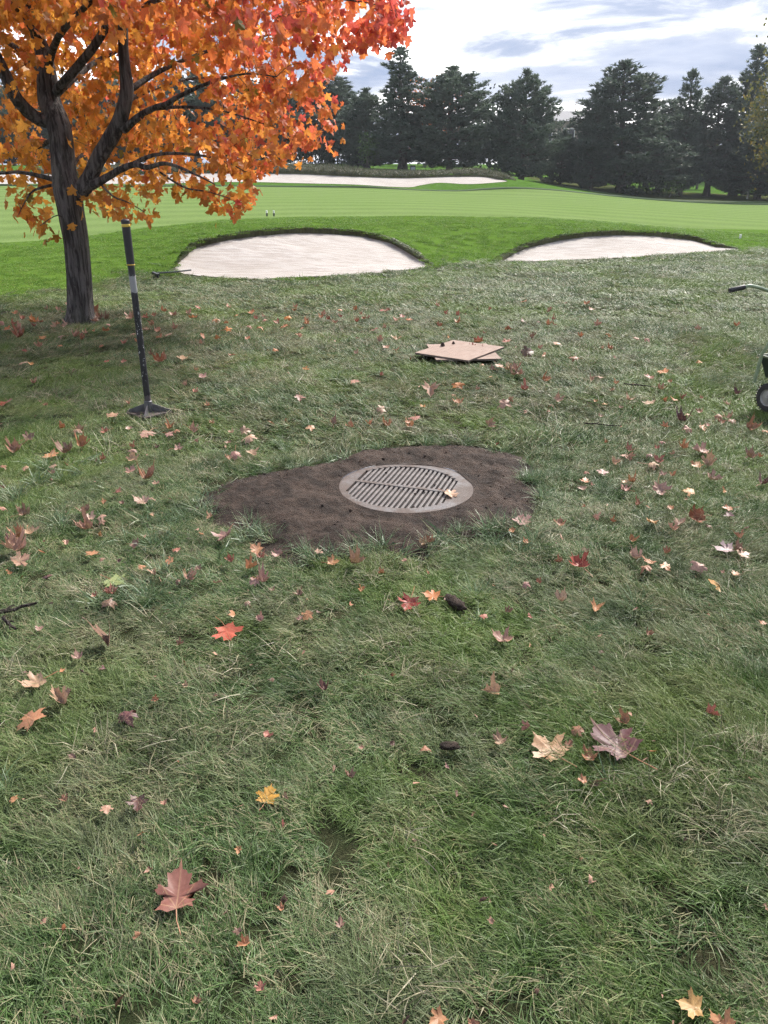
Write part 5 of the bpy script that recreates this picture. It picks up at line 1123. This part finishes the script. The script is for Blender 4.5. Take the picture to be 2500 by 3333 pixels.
# ------------------------------------------------------------------ fallen leaves: x, y in metres, width in mm, colour and form letters
LEAVES = """
-4.14,9.24,129oc -4.20,8.68,121of -4.39,8.99,72tc -4.01,8.58,60bc -3.90,8.31,142kc -4.00,8.92,71kc -3.61,8.19,82yf -3.43,8.26,83tc -3.73,8.87,106tc
-3.63,8.89,106tc -3.32,8.32,83tc -3.25,8.35,75rc -3.21,8.60,52yh -3.17,8.99,54tc -3.42,9.42,131bc -3.43,9.29,92kc -3.39,9.54,85bc -3.51,9.63,96kc
-3.48,7.81,87kc -3.29,7.84,55oc -3.53,7.57,61rc -2.86,7.81,55kc -2.67,7.93,72rc -2.38,8.22,99of -2.32,8.35,92tf -2.71,8.40,67tc -2.67,8.72,87tc
-2.93,9.60,95rf -3.08,9.57,152tc -2.63,9.81,117tc -2.86,9.75,77kc -2.34,9.60,114of -2.01,9.34,93oc -1.74,8.69,104oc -1.84,9.13,55oh -1.53,8.87,71tc
-1.68,9.99,99of -1.56,9.51,76rc -1.84,9.75,58yc -3.24,7.03,64yf -3.33,7.07,101tc -2.58,7.12,58rf -2.42,7.12,72rf -2.10,7.18,109kc -2.09,7.27,59th
-1.92,7.32,119tf -1.47,7.43,75kf -1.67,6.75,48tc -1.54,6.46,82tf -1.64,6.22,45tc -1.50,5.98,49tc -2.94,6.35,46tc -2.84,5.63,117rf -2.60,5.68,35th
-2.53,5.60,41kc -1.91,5.61,41tc -1.92,5.27,99tf -1.31,5.57,41tc -1.19,5.13,43tc -2.26,7.46,53bc -2.18,5.02,42oh -2.05,4.97,63tc -1.72,5.00,53tc
-1.45,5.03,58oc -0.56,10.01,79oc -0.02,10.09,80rf 0.22,9.59,76rf 0.29,9.32,111of -1.16,9.49,113oc -1.13,8.92,98of -0.93,8.80,70of -0.92,8.40,76of
-1.41,8.85,80oc -1.43,9.34,74tc -0.92,9.29,65rc -0.76,9.51,76oc -0.66,9.34,56rc -0.53,9.49,57rc -0.32,9.21,64rc -0.24,9.40,75kc -0.11,8.68,113rf
0.12,8.18,98ts -1.08,7.67,70oc 0.12,7.59,69of -0.27,7.52,53tc -0.70,6.78,69yf -0.02,6.57,47rc -0.25,6.30,84tf -0.65,5.79,84tf 0.37,6.05,131th
0.61,6.27,103oc 0.77,6.18,51tc 0.55,5.91,49kc 0.56,5.66,82oc 0.29,5.55,48yf -0.02,5.46,91tc -0.10,5.13,54oh -0.23,5.08,64oc 0.22,5.24,93rf
0.17,5.13,65oc 0.02,5.09,69oc 0.18,5.04,53oc -0.50,5.06,80tc -0.35,5.15,59bc -0.70,5.22,27os -0.76,5.14,54os 0.89,5.55,104tc 0.96,5.72,47th
0.71,5.05,74tc 1.05,6.95,85of 1.13,6.86,98tc 0.97,6.83,70bc 0.90,6.53,53ys 0.89,6.99,43oc 1.28,8.09,98rf 0.64,8.31,50ts 0.69,8.26,41yh 0.05,8.97,45rs
2.04,9.42,56rc 1.82,9.24,46bc 1.62,9.31,111bs 1.58,8.33,75bc 1.79,8.02,81of 2.43,8.38,50yc 4.04,8.97,81oh 3.55,8.82,70th 2.67,8.19,82tc 2.27,7.74,62rc
2.17,7.69,62th 2.76,8.12,65tc 2.18,7.25,44tc 1.80,7.25,103kc 1.52,7.39,75os 1.38,7.44,136bc 2.90,7.04,57yc 2.45,6.68,102of 2.27,6.51,87rf
1.86,6.55,67tf 1.77,6.47,60th 1.95,6.34,52oc 1.84,6.08,50tc 2.24,6.12,76tc 2.39,6.33,45oc 1.36,6.47,80oc 1.15,6.16,89rc 1.73,6.18,32os 1.34,5.78,78tc
1.89,5.79,78tc 2.00,5.66,92tf 2.23,5.77,72of 2.31,5.84,48kh 2.14,5.72,36oh 1.67,5.66,53yf 1.62,5.74,36oc 1.76,5.56,40tc 2.47,5.85,36tc 2.80,5.98,74pc
2.62,5.69,59tc 1.55,5.33,50tc 1.03,5.42,34bc 1.20,5.44,28rc 2.10,5.22,109pc 2.18,5.34,56tc 2.31,5.46,57kc 2.40,5.34,67kc 2.48,5.34,67tc 2.37,5.22,66kc
2.46,5.24,66kc 1.93,5.09,59oc 2.06,5.00,74tc 2.18,5.06,64oc 2.24,5.13,43kc 2.52,5.09,86kc 2.58,5.13,65oc 2.59,5.02,53oc 1.62,5.08,27os 1.18,6.86,112tc
1.19,6.68,82tc 1.13,6.68,82bc 1.25,5.58,41bc -1.57,4.88,113tf -1.42,4.87,62tf -1.39,4.93,62kc -1.86,4.93,62rf -2.04,4.92,73tc -2.32,4.80,71bc
-2.31,4.57,97tc -1.93,4.68,89oc -1.98,4.56,97bc -2.04,4.47,95of -1.57,4.55,58tc -1.60,4.64,39kh -1.52,4.40,75tc -1.71,4.42,38kc -1.43,4.61,34pc
-1.29,4.58,63tc -1.21,4.73,35th -1.28,4.95,73tc -1.02,4.92,47tc -0.93,4.93,73tc -1.00,4.72,40bc -0.88,4.78,111tc -0.82,4.52,87tf -0.91,4.45,76tc
-0.95,4.42,47kc -2.23,4.24,46kc -2.09,4.22,50tc -1.95,4.27,60tf -1.91,4.16,36tc -1.47,4.19,72tf -1.35,4.09,88kc -1.27,3.99,43tf -2.10,3.94,34th
-1.44,3.86,55rf -1.47,3.73,29oh -1.27,3.73,74tf -1.23,3.78,33bs -1.37,3.71,32bc -1.18,3.60,36ts -1.96,3.64,56tc -1.83,3.59,79bc -1.53,3.62,64bc
-1.48,3.54,66tf -1.42,3.55,55tc -1.46,3.43,84tc -1.40,3.49,46bc -0.88,3.56,39th -1.71,3.37,83tf -1.74,3.32,67oc -1.76,3.28,44pc -1.70,3.19,122tc
-1.49,3.26,36th -1.34,3.16,60of -0.76,3.33,89tf -1.16,3.24,58bc -0.96,3.19,43rc -0.59,3.19,68of -0.87,3.36,22os -1.37,3.34,30ys 0.69,3.51,101tf
0.62,3.39,38oc 0.67,3.26,44oc 0.87,3.47,62kc 1.13,4.05,66of 1.09,3.93,51tc 1.17,4.18,36tc 1.27,4.20,68tf 1.16,4.00,26th 1.43,4.72,25oh 1.53,4.56,68rc
1.49,4.43,57th 1.47,4.46,48tc 1.38,4.35,56tc 1.63,4.47,48tc 1.65,4.38,75rc 1.60,4.31,83tc 1.79,4.72,40tc 1.72,4.61,39rc 1.89,4.63,64oc 1.78,4.50,34tc
1.98,4.56,117tf 1.95,4.36,84tc 1.86,4.31,74of 2.25,4.46,86bc 2.31,4.47,29oh 1.66,4.15,36oc 1.61,4.16,45tc 1.40,4.06,53oc 1.36,4.05,44tc 1.33,3.94,68tc
1.51,3.92,98tf 1.66,3.88,76yf 1.86,3.88,38ys 1.87,4.09,88tc 2.12,4.01,70pc 1.34,3.74,49kh 1.38,3.71,28os 1.49,3.68,40of 1.04,3.68,20oh 1.06,3.53,39th
1.14,3.50,31oc 1.33,3.49,58yf 1.41,3.42,53tc 1.47,3.48,62tc 1.57,3.55,102kc 1.60,3.45,38bc 1.78,3.66,56of 1.75,3.58,51pf 1.70,3.34,56kh 1.58,3.20,93pf
1.64,3.20,50bc 1.64,3.15,71tf 1.17,3.29,44oc 0.92,3.17,32tc 1.30,3.16,35kh -1.62,3.06,90tf -1.62,2.97,30os -1.45,2.93,47pc -1.27,3.09,28tc
-1.19,3.08,24pc -1.07,3.02,34oc -1.00,2.98,41th -0.96,3.08,49of -1.15,2.90,106gf -1.13,2.80,64rc -1.11,2.70,63bc -1.19,2.77,32rc -0.84,2.93,60tc
-0.88,2.89,33bc -0.71,2.89,33ts -0.69,3.09,42rc -0.59,3.02,58oh -0.55,2.88,56tc -0.82,3.01,38bc -1.31,2.51,38tf -0.55,2.69,31bc -0.59,2.48,111rf
-1.02,2.43,75bh -0.75,2.41,29kh -0.58,2.61,30os -0.30,3.17,46tf -0.48,3.14,53tc -0.56,3.12,42rc -0.23,3.06,62of -0.12,3.07,73th -0.09,2.83,33oh
-0.01,2.98,30oh 0.10,3.08,21ts 0.19,2.98,24os 0.18,3.25,51tc 0.22,3.28,40kc 0.20,2.77,70of 0.10,2.70,88rf -0.30,2.61,52of -0.33,2.59,27tc
-0.48,2.58,36tc -0.35,2.79,45bc -0.31,2.75,16os -0.47,2.82,29bc -0.52,2.90,60tc -0.14,2.70,19ks 0.39,2.60,33rc 0.49,2.64,34bc 0.44,2.43,81tc
0.78,3.06,35kh 0.86,3.03,96rf 1.14,3.10,63tc 1.18,3.06,59of 1.15,3.00,51kc 1.24,3.02,51of 1.38,3.00,75tc 1.53,2.97,41of 1.42,2.86,52ys 0.66,2.89,26kc
0.60,2.85,39tc 0.85,2.68,65oh 0.72,2.73,38ts 0.58,2.60,24rs 1.00,2.49,29kc 1.47,2.57,30of 0.53,2.39,20ts -1.18,2.16,86tf -1.06,2.07,68th
-1.11,1.96,95of -0.81,1.97,66pc -0.67,1.61,54pf -0.32,1.63,63yf -0.75,1.59,34tf -0.88,1.63,25kc -1.02,1.63,25oc -1.09,2.31,37tc -0.97,2.24,24ps
-1.12,2.22,24os -0.27,1.63,19th -0.20,2.12,39pc -0.67,2.15,23tc -0.10,1.71,30bc -0.27,1.53,15rs -0.63,1.51,21os -0.75,2.07,23oh -0.91,1.79,24bs
-0.60,1.61,19tc -0.36,1.87,25rs 0.49,1.81,124nf 0.69,1.83,152pf 0.75,1.94,47kc 0.60,1.78,47kc 0.59,1.89,42kc 0.44,1.91,32th 0.55,1.83,28kc
0.35,1.85,45tc 0.36,2.10,65th 1.04,1.99,44rh 0.56,1.69,29oc 0.72,1.61,22tc 0.64,1.06,55yf 0.69,1.02,47of 0.11,1.03,38of 0.18,1.02,23kc 0.12,1.82,34kc
0.49,1.43,12ks 0.40,1.35,14ts 0.19,1.75,20ts -0.49,1.32,113rf -0.37,1.45,21oh -0.31,1.19,31oh -0.33,1.22,21bc -0.55,1.21,18ks -0.24,1.28,19oc
-0.26,1.09,24rc -0.39,1.06,19kc -0.10,1.24,24bc 0.36,3.85,92tf
"""
MAT['fallen'] = mat_leaf('fallen_leaf', 'OBJ', True, .12, .5); MAT['litter_leaf'] = mat_leaf('litter_leaf', 'ATTR', False, .12, .55)
MAT['stem'] = simple('leaf_stem', (.30, .13, .06), .6)
LCOL = {'t': (.375, .225, .165), 'n': (.375, .235, .125), 'b': (.125, .073, .050), 'o': (.44, .175, .058), 'r': (.30, .065, .045), 'y': (.52, .255, .050), 'p': (.105, .046, .048), 'g': (.20, .235, .11), 'k': (.25, .095, .040)}
LNAME = {'t': 'tan-pink', 'n': 'pale tan', 'b': 'brown', 'o': 'orange', 'r': 'red', 'y': 'yellow', 'p': 'purple-brown', 'g': 'pale green', 'k': 'rust-brown'}
LFORM = {'f': 'flat', 'c': 'curled', 'h': 'folded', 's': 'torn'}
MARKS = [('the maple trunk', -3.65, 9.25), ('the tamper', -1.70, 5.40), ('the plywood sheets', .78, 7.9), ('the drain grate', .12, 3.98), ('the spreader', 2.8, 5.6)]
HERO = {}
def hero(px, py, rz, label, **k):
    p = flat(px, py, .05); HERO[(round(p.x, 2), round(p.y, 2))] = (rz, label, k)
s_ = .7535
hero(1250+710*s_, 2200+315*s_, 40, 'large pale tan maple leaf with a long stem, left of the purple one', curl=.12, fold=-.08, tilt=(.12, .05))
hero(1250+1000*s_, 2200+300*s_, 35, 'largest leaf in the grass, dark wet purple-brown, right of the pale tan one', curl=.15, fold=.1, tilt=(.1, -.05))
hero(775*s_, 2600+390*s_, 6, 'wet red-brown maple leaf with a red stem, in the bottom left grass', col=(.20, .082, .062), curl=.1, fold=.12, tilt=(.2, .05))
hero(1460*.5063, 1700+680*.5063, 205, 'bright red maple leaf with dark spots, left of the picture centre', col=(.44, .10, .06), curl=.08, fold=.05, tilt=(.3, 0))
hero(1160*s_, 1900+915*s_, -12, 'small bright yellow star-shaped leaf in the long grass', curl=.05, fold=.05, tilt=(.25, 0))
hero(1080+1280*.3014, 1490+372*.3014, 250, 'tan leaf lying on the drain grate', curl=.18, fold=-.15, tilt=(.05, .1))
hero(735*.5063, 1700+340*.5063, 240, 'pale green maple leaf with a brown fragment on it', curl=.05, fold=.05, tilt=(.1, 0))
hero(830+985*.5063, 1700+490*.5063, 160, 'red-tan maple leaf with its far edge folded over, below the soil patch', curl=.25, fold=.2, tilt=(.4, 0))
hero(830+1140*.5063, 1700+438*.5063, 75, 'orange-tan leaf with stem just left of the dark earth clod', curl=.08, fold=.05, tilt=(.25, 0))
hero(1660+75*.5063, 1400+565*.5063, 20, 'tan-pink maple leaf on the right front edge of the soil patch', curl=.1, fold=.12, tilt=(.2, 0))
hero(1660+1195*.5063, 1400+540*.5063, 100, 'largest upright rust-brown leaf to the right of the soil patch', curl=.5, fold=.2, tilt=(.7, .1))
hero(1660+960*.5063, 1400+370*.5063, 180, 'large cupped tan-pink leaf standing right of the soil patch', curl=.35, fold=.2, tilt=(.6, 0))
hero(1660+1390*.5063, 1400+735*.5063, 80, 'large lilac-purple wet leaf near the right edge', col=(.27, .19, .2), curl=.12, fold=.1, tilt=(.1, 0))
hero(1660+440*.5063, 1700+255*.5063, 30, 'large rust-red cupped leaf below right of the soil patch', curl=.45, fold=.2, tilt=(.3, 0))
hero(600*s_, 1900+930*s_, 190, 'purple leaf pointing down, left of the small yellow star-shaped leaf', curl=.1, fold=.35, tilt=(.3, 0))
hero(1250+1335*s_, 2200+1380*s_, 75, 'yellow-tan leaf at the bottom right beside the bare spot', col=(.40, .24, .09), curl=.15, fold=.15, tilt=(.2, 0))
hero(830+1130*.5063, 1000+530*.5063, 180, 'V-shaped folded tan-pink leaf in front of the plywood sheets', curl=.1, fold=.7, tilt=(.6, 0))
NUM = ['', 'ten', 'twenty', 'thirty', 'forty', 'fifty', 'sixty', 'seventy', 'eighty', 'ninety']; MET = ['', 'one metre', 'two metres', 'three metres', 'four metres', 'five metres', 'six metres']
def words(d):
    k = max(1, round(d*10)); m, c = divmod(k, 10)
    return (MET[m]+(' '+NUM[c] if c else '')) if m else NUM[c]+' centimetres'
def fallen_leaves():
    rows = []
    for tk in LEAVES.split():
        a, b, c = tk.split(','); rows.append((float(a), float(b), float(c[:-2])/1000, c[-2], c[-1]))
    rows.sort(key=lambda r_: -r_[2]/math.hypot(r_[0], r_[1], 1.55)); big, small = rows[:300], rows[300:]
    labels = {}; items = []
    for i, (x, y, w, c, f) in enumerate(big):
        h = None
        for (hx, hy), v in HERO.items():
            if math.hypot(hx-x, hy-y) < .012: h = v
        if h: lb = h[1]
        else:
            mk = min(MARKS, key=lambda m: math.hypot(m[1]-x, m[2]-y)); dx, dy = x-mk[1], y-mk[2]; d = math.hypot(dx, dy); fb = 'behind' if dy > 0 else 'in front'; lr = 'right' if dx > 0 else 'left'
            if abs(dx) < .38*abs(dy): rel = '%s of' % fb if fb != 'behind' else 'behind'
            elif abs(dy) < .38*abs(dx): rel = lr+' of'
            else: rel = '%s and %s of' % (fb, lr)
            sz = 'large ' if w > .105 else 'small ' if w < .05 else ''
            lb = '%s%s %s maple leaf %s %s %s' % (sz, LFORM[f], LNAME[c], words(d), rel, mk[0])
        labels.setdefault(lb, []).append(i); items.append((x, y, w, c, f, h, lb))
    fin = {}
    for lb, ids in labels.items():
        if len(ids) == 1: fin[ids[0]] = lb
        else:
            ids.sort(key=lambda i: big[i][0])
            for k, i in enumerate(ids): fin[i] = ('left' if len(ids) == 2 and k == 0 else 'right' if len(ids) == 2 else ['leftmost', 'middle', 'rightmost', 'last'][min(k, 3)])+' '+lb.replace(' maple leaf', ' leaf')
    for i in fin:
        if len(fin[i].split()) > 16: fin[i] = fin[i].replace(' maple', '')
    LV = []; LF = []; LC = []; LP = []; nv = 0
    for i, (x, y, w, c, f, h, lb) in enumerate(items+[(x, y, w, c, f, None, None) for x, y, w, c, f in small]):
        r = random.Random(i*7+3)
        curl, fold = {'f': (r.uniform(-.1, .35), r.uniform(-.1, .35)), 'c': (r.uniform(.3, .85)*(1 if r.random() < .7 else -.6), r.uniform(-.1, .4)), 'h': (r.uniform(.1, .4), r.uniform(.7, 1.3)), 's': (r.uniform(-.2, .5), r.uniform(0, .5))}[f]
        tilt = (r.gauss(.18, .16), r.gauss(0, .16)); rz = r.uniform(0, 360)
        if f == 'c' and w > .07 and r.random() < .3: tilt = (r.uniform(.3, .8), r.gauss(0, .3))
        if h: rz, _, k_ = h; curl = k_.get('curl', curl); fold = k_.get('fold', fold); tilt = k_.get('tilt', tilt); HC = k_.get('col')
        out = OUTL
        if f == 's': a0 = r.randrange(len(OUTL)); out = [OUTL[(a0+j) % len(OUTL)] for j in range(15)]+[(0.0, .25)]
        W, F, LPt = leaf_geo(out, r, curl, fold, (.55, 1.0) if w > .03 else (1.0,), jitter=.02); W = np.array(W); W[:, 1] -= .35; ext = max(np.ptp(W[:, 0]), np.ptp(W[:, 1])); s = w/ext*1.15; W *= s; zmin = W[:, 2].min()
        col = np.array(LCOL[c])*r.uniform(.8, 1.18)*np.array([1, r.uniform(.9, 1.1), r.uniform(.85, 1.15)])
        if not h and w < .10 and c in 'orykb': col = col*.55+np.array(LCOL['t'])*.38
        if h and HC: col = np.array(HC)
        onsoil = inpoly(np.array([x]), np.array([y]), SOIL)[0]; ongr = math.hypot(x-GC.x, y-GC.y) < .38
        zg = GZ+.006 if ongr else (.03 if onsoil else z1(x, y)+(.034 if y < 3 else .040 if y < 7 else .05))
        E = Euler((tilt[0], tilt[1], 0)).to_matrix() @ Matrix.Rotation(rad(rz), 3, 'Z')
        W2 = W@np.array(E).T; lift = -np.percentile(W2[:, 2], 12)
        if i < len(items):
            o = link('fallen_leaf', mesh_np('fallen_leaf', W, F, {'lp': LPt}), MAT['fallen']); o.color = (*col, 1); o.matrix_world = Matrix.Translation((x, y, zg+lift*.85)) @ E.to_4x4(); tag(o, fin[i], 'leaf', 'fallen maple leaves')
            if w > .055 and f in 'fc' and (h or r.random() < .55):
                z0 = float(W[1, 2]); L = s*r.uniform(.45, .8); b = r.gauss(0, .25); MB().tube([(0, -.34*s, z0+.001), (b*L*.3, -.35*s-L*.5, z0+L*.10), (b*L, -.35*s-L, z0+L*r.uniform(-.05, .22))], [.0016, .0012, .0016], 5).build('stem', MAT['stem'], o)
        else:
            W2 = W2+np.array((x, y, zg+lift*.85)); LV.append(W2); LF += [tuple(nv+a for a in q) for q in F]; nv += len(W2); LC.append(np.tile(np.r_[col, 1], (len(W2), 1))); LP.append(np.array(LPt))
    # bits too small to count: crumbs of leaf between the blades
    r = random.Random(99)
    for k in range(420):
        y = 1.0+9*r.random()**1.2; x = r.uniform(-.56, .56)*(y+.8); c = r.choice('ttttbbbk'); wd = r.uniform(.008, .028)
        if inpoly(np.array([x]), np.array([y]), SOIL)[0]: continue
        a0 = r.randrange(len(OUTL)); out = [OUTL[(a0+j) % len(OUTL)] for j in range(9)]+[(0, .25)]; W, F, LPt = leaf_geo(out, r, r.uniform(-.2, .6), r.uniform(0, .6), (1.0,)); W = np.array(W); W -= W.mean(0); W *= wd/max(np.ptp(W[:, 0]), np.ptp(W[:, 1])); E = np.array(Euler((r.gauss(.2, .3), r.gauss(0, .3), r.uniform(0, 6))).to_matrix()); W = W@E.T+np.array((x, y, z1(x, y)+.03+.012*r.random())); LV.append(W); LF += [tuple(nv+a for a in q) for q in F]; nv += len(W); LC.append(np.tile(np.r_[np.array(LCOL[c])*r.uniform(.6, 1.1), 1], (len(W), 1))); LP.append(np.array(LPt))
    for k in range(95):
        y = 7.6+3.2*r.random(); x = -5.2+8.0*r.random()**1.2; c = r.choice('tttookkr'); wd = r.uniform(.05, .11); W, F, LPt = leaf_geo(COARSE, r, r.uniform(.1, .8), r.uniform(-.1, .6), (.6, 1.0)); W = np.array(W); W -= W.mean(0); W *= wd/max(np.ptp(W[:, 0]), np.ptp(W[:, 1])); E = np.array(Euler((r.gauss(.3, .3), r.gauss(0, .3), r.uniform(0, 6))).to_matrix()); W = W@E.T+np.array((x, y, z1(x, y)+.055)); LV.append(W); LF += [tuple(nv+a for a in q) for q in F]; nv += len(W); LC.append(np.tile(np.r_[np.array(LCOL[c])*.6+np.array(LCOL['t'])*.4, 1], (len(W), 1))); LP.append(np.array(LPt))
    o = link('leaf_litter', mesh_np('leaf_litter', np.concatenate(LV), LF, {'lc': np.concatenate(LC), 'lp': np.concatenate(LP)}), MAT['litter_leaf']); tag(o, 'small scraps and crumbs of dead leaf caught in the grass', 'leaf litter', kind='stuff')
fallen_leaves()
# ------------------------------------------------------------------ twigs, bark, earth clods
MAT['dead_wood'] = mat_bark('dead_wood', (.02, .016, .014), (.075, .06, .05), 3)
def clod(px, py, size, label, stretch=(1, 1, 1), rz=0, name='earth_clod', mat='soil', seed=0):
    p = flat(px, py, .03); bm = bmesh.new(); bmesh.ops.create_icosphere(bm, subdivisions=3, radius=1); r = random.Random(seed)
    for v in bm.verts:
        n = v.co.normalized(); k = 1+.35*mnoise.noise(n*2.2+Vector((seed, 0, 0)))+.22*mnoise.noise(n*6+Vector((0, seed, 0)))+.1*mnoise.noise(n*14); v.co = Vector((n.x*stretch[0], n.y*stretch[1], n.z*stretch[2]))*k*size
    me = bpy.data.meshes.new(name); bm.to_mesh(me); bm.free(); o = link(name, me, MAT[mat]); o.location = (p.x, p.y, .035+z1(p.x, p.y)); o.rotation_euler = (0, 0, rz); tag(o, label, 'clod'); return o
clod(1482, 1960, .028, 'knobbly dark earth clod like a short log, below the soil patch', (.9, 2.3, .7), .55, seed=1)
clod(1462, 2440, .020, 'flat dark mud clod left of the pale tan leaf', (1.5, .8, .45), .1, seed=2)
#clod(1525, 2055+380, .018, 'small crumb of mud right of the flat clod', (1, 1, .6), 0, seed=3)
def twig(px, py, L, rz, rr, label, seed):
    r = random.Random(seed); p = flat(px, py, .04); root = empty('twig', (p.x, p.y, .045+z1(p.x, p.y)), rz); tag(root, label, 'twig'); P = [Vector((L*(i/6-.5), r.gauss(0, L*.03), r.gauss(0, L*.015))) for i in range(7)]
    MB().tube(P, [rr*(1-.5*i/6) for i in range(7)], 7, True, .25, seed).build('stick', MAT['dead_wood'], root)
    for k in (2, 4): MB().tube([P[k], P[k]+Vector((L*.10, L*.08*(1 if k == 2 else -1), L*.04)), P[k]+Vector((L*.2, L*.12*(1 if k == 2 else -1), L*.03))], [rr*.5, rr*.4, rr*.2], 5).build('side_shoot', MAT['dead_wood'], root)
twig(45, 1980, .17, .5, .010, 'dark broken stick at the left edge of the lawn', 1)
twig(30, 2030, .12, -.7, .008, 'shorter dark stick below the broken one at the left edge', 2)
twig(2075, 1255, .22, -.4, .007, 'thin dark twig among the leaves right of the plywood sheets', 3)
twig(1960, 1385, .25, -.25, .006, 'long thin twig in the grass behind right of the soil patch', 4)

# ------------------------------------------------------------------ thin autumn haze between here and the trees
def haze():
    o = MB().box((0, 0, 8.5), (7600, 7600, 20)).build('haze', None, None, False); m = bpy.data.materials.new('haze_air'); m.use_nodes = True; nt = m.node_tree; nt.nodes.clear()
    v = nt.nodes.new('ShaderNodeVolumePrincipled'); v.inputs['Density'].default_value = HAZE; v.inputs['Color'].default_value = (.86, .92, 1, 1); v.inputs['Anisotropy'].default_value = .2
    nt.links.new(v.outputs[0], nt.nodes.new('ShaderNodeOutputMaterial').inputs['Volume']); o.data.materials.append(m); tag(o, 'thin pale haze in front of the far pines', 'haze', kind='stuff')
HAZE = 0.00045
haze()
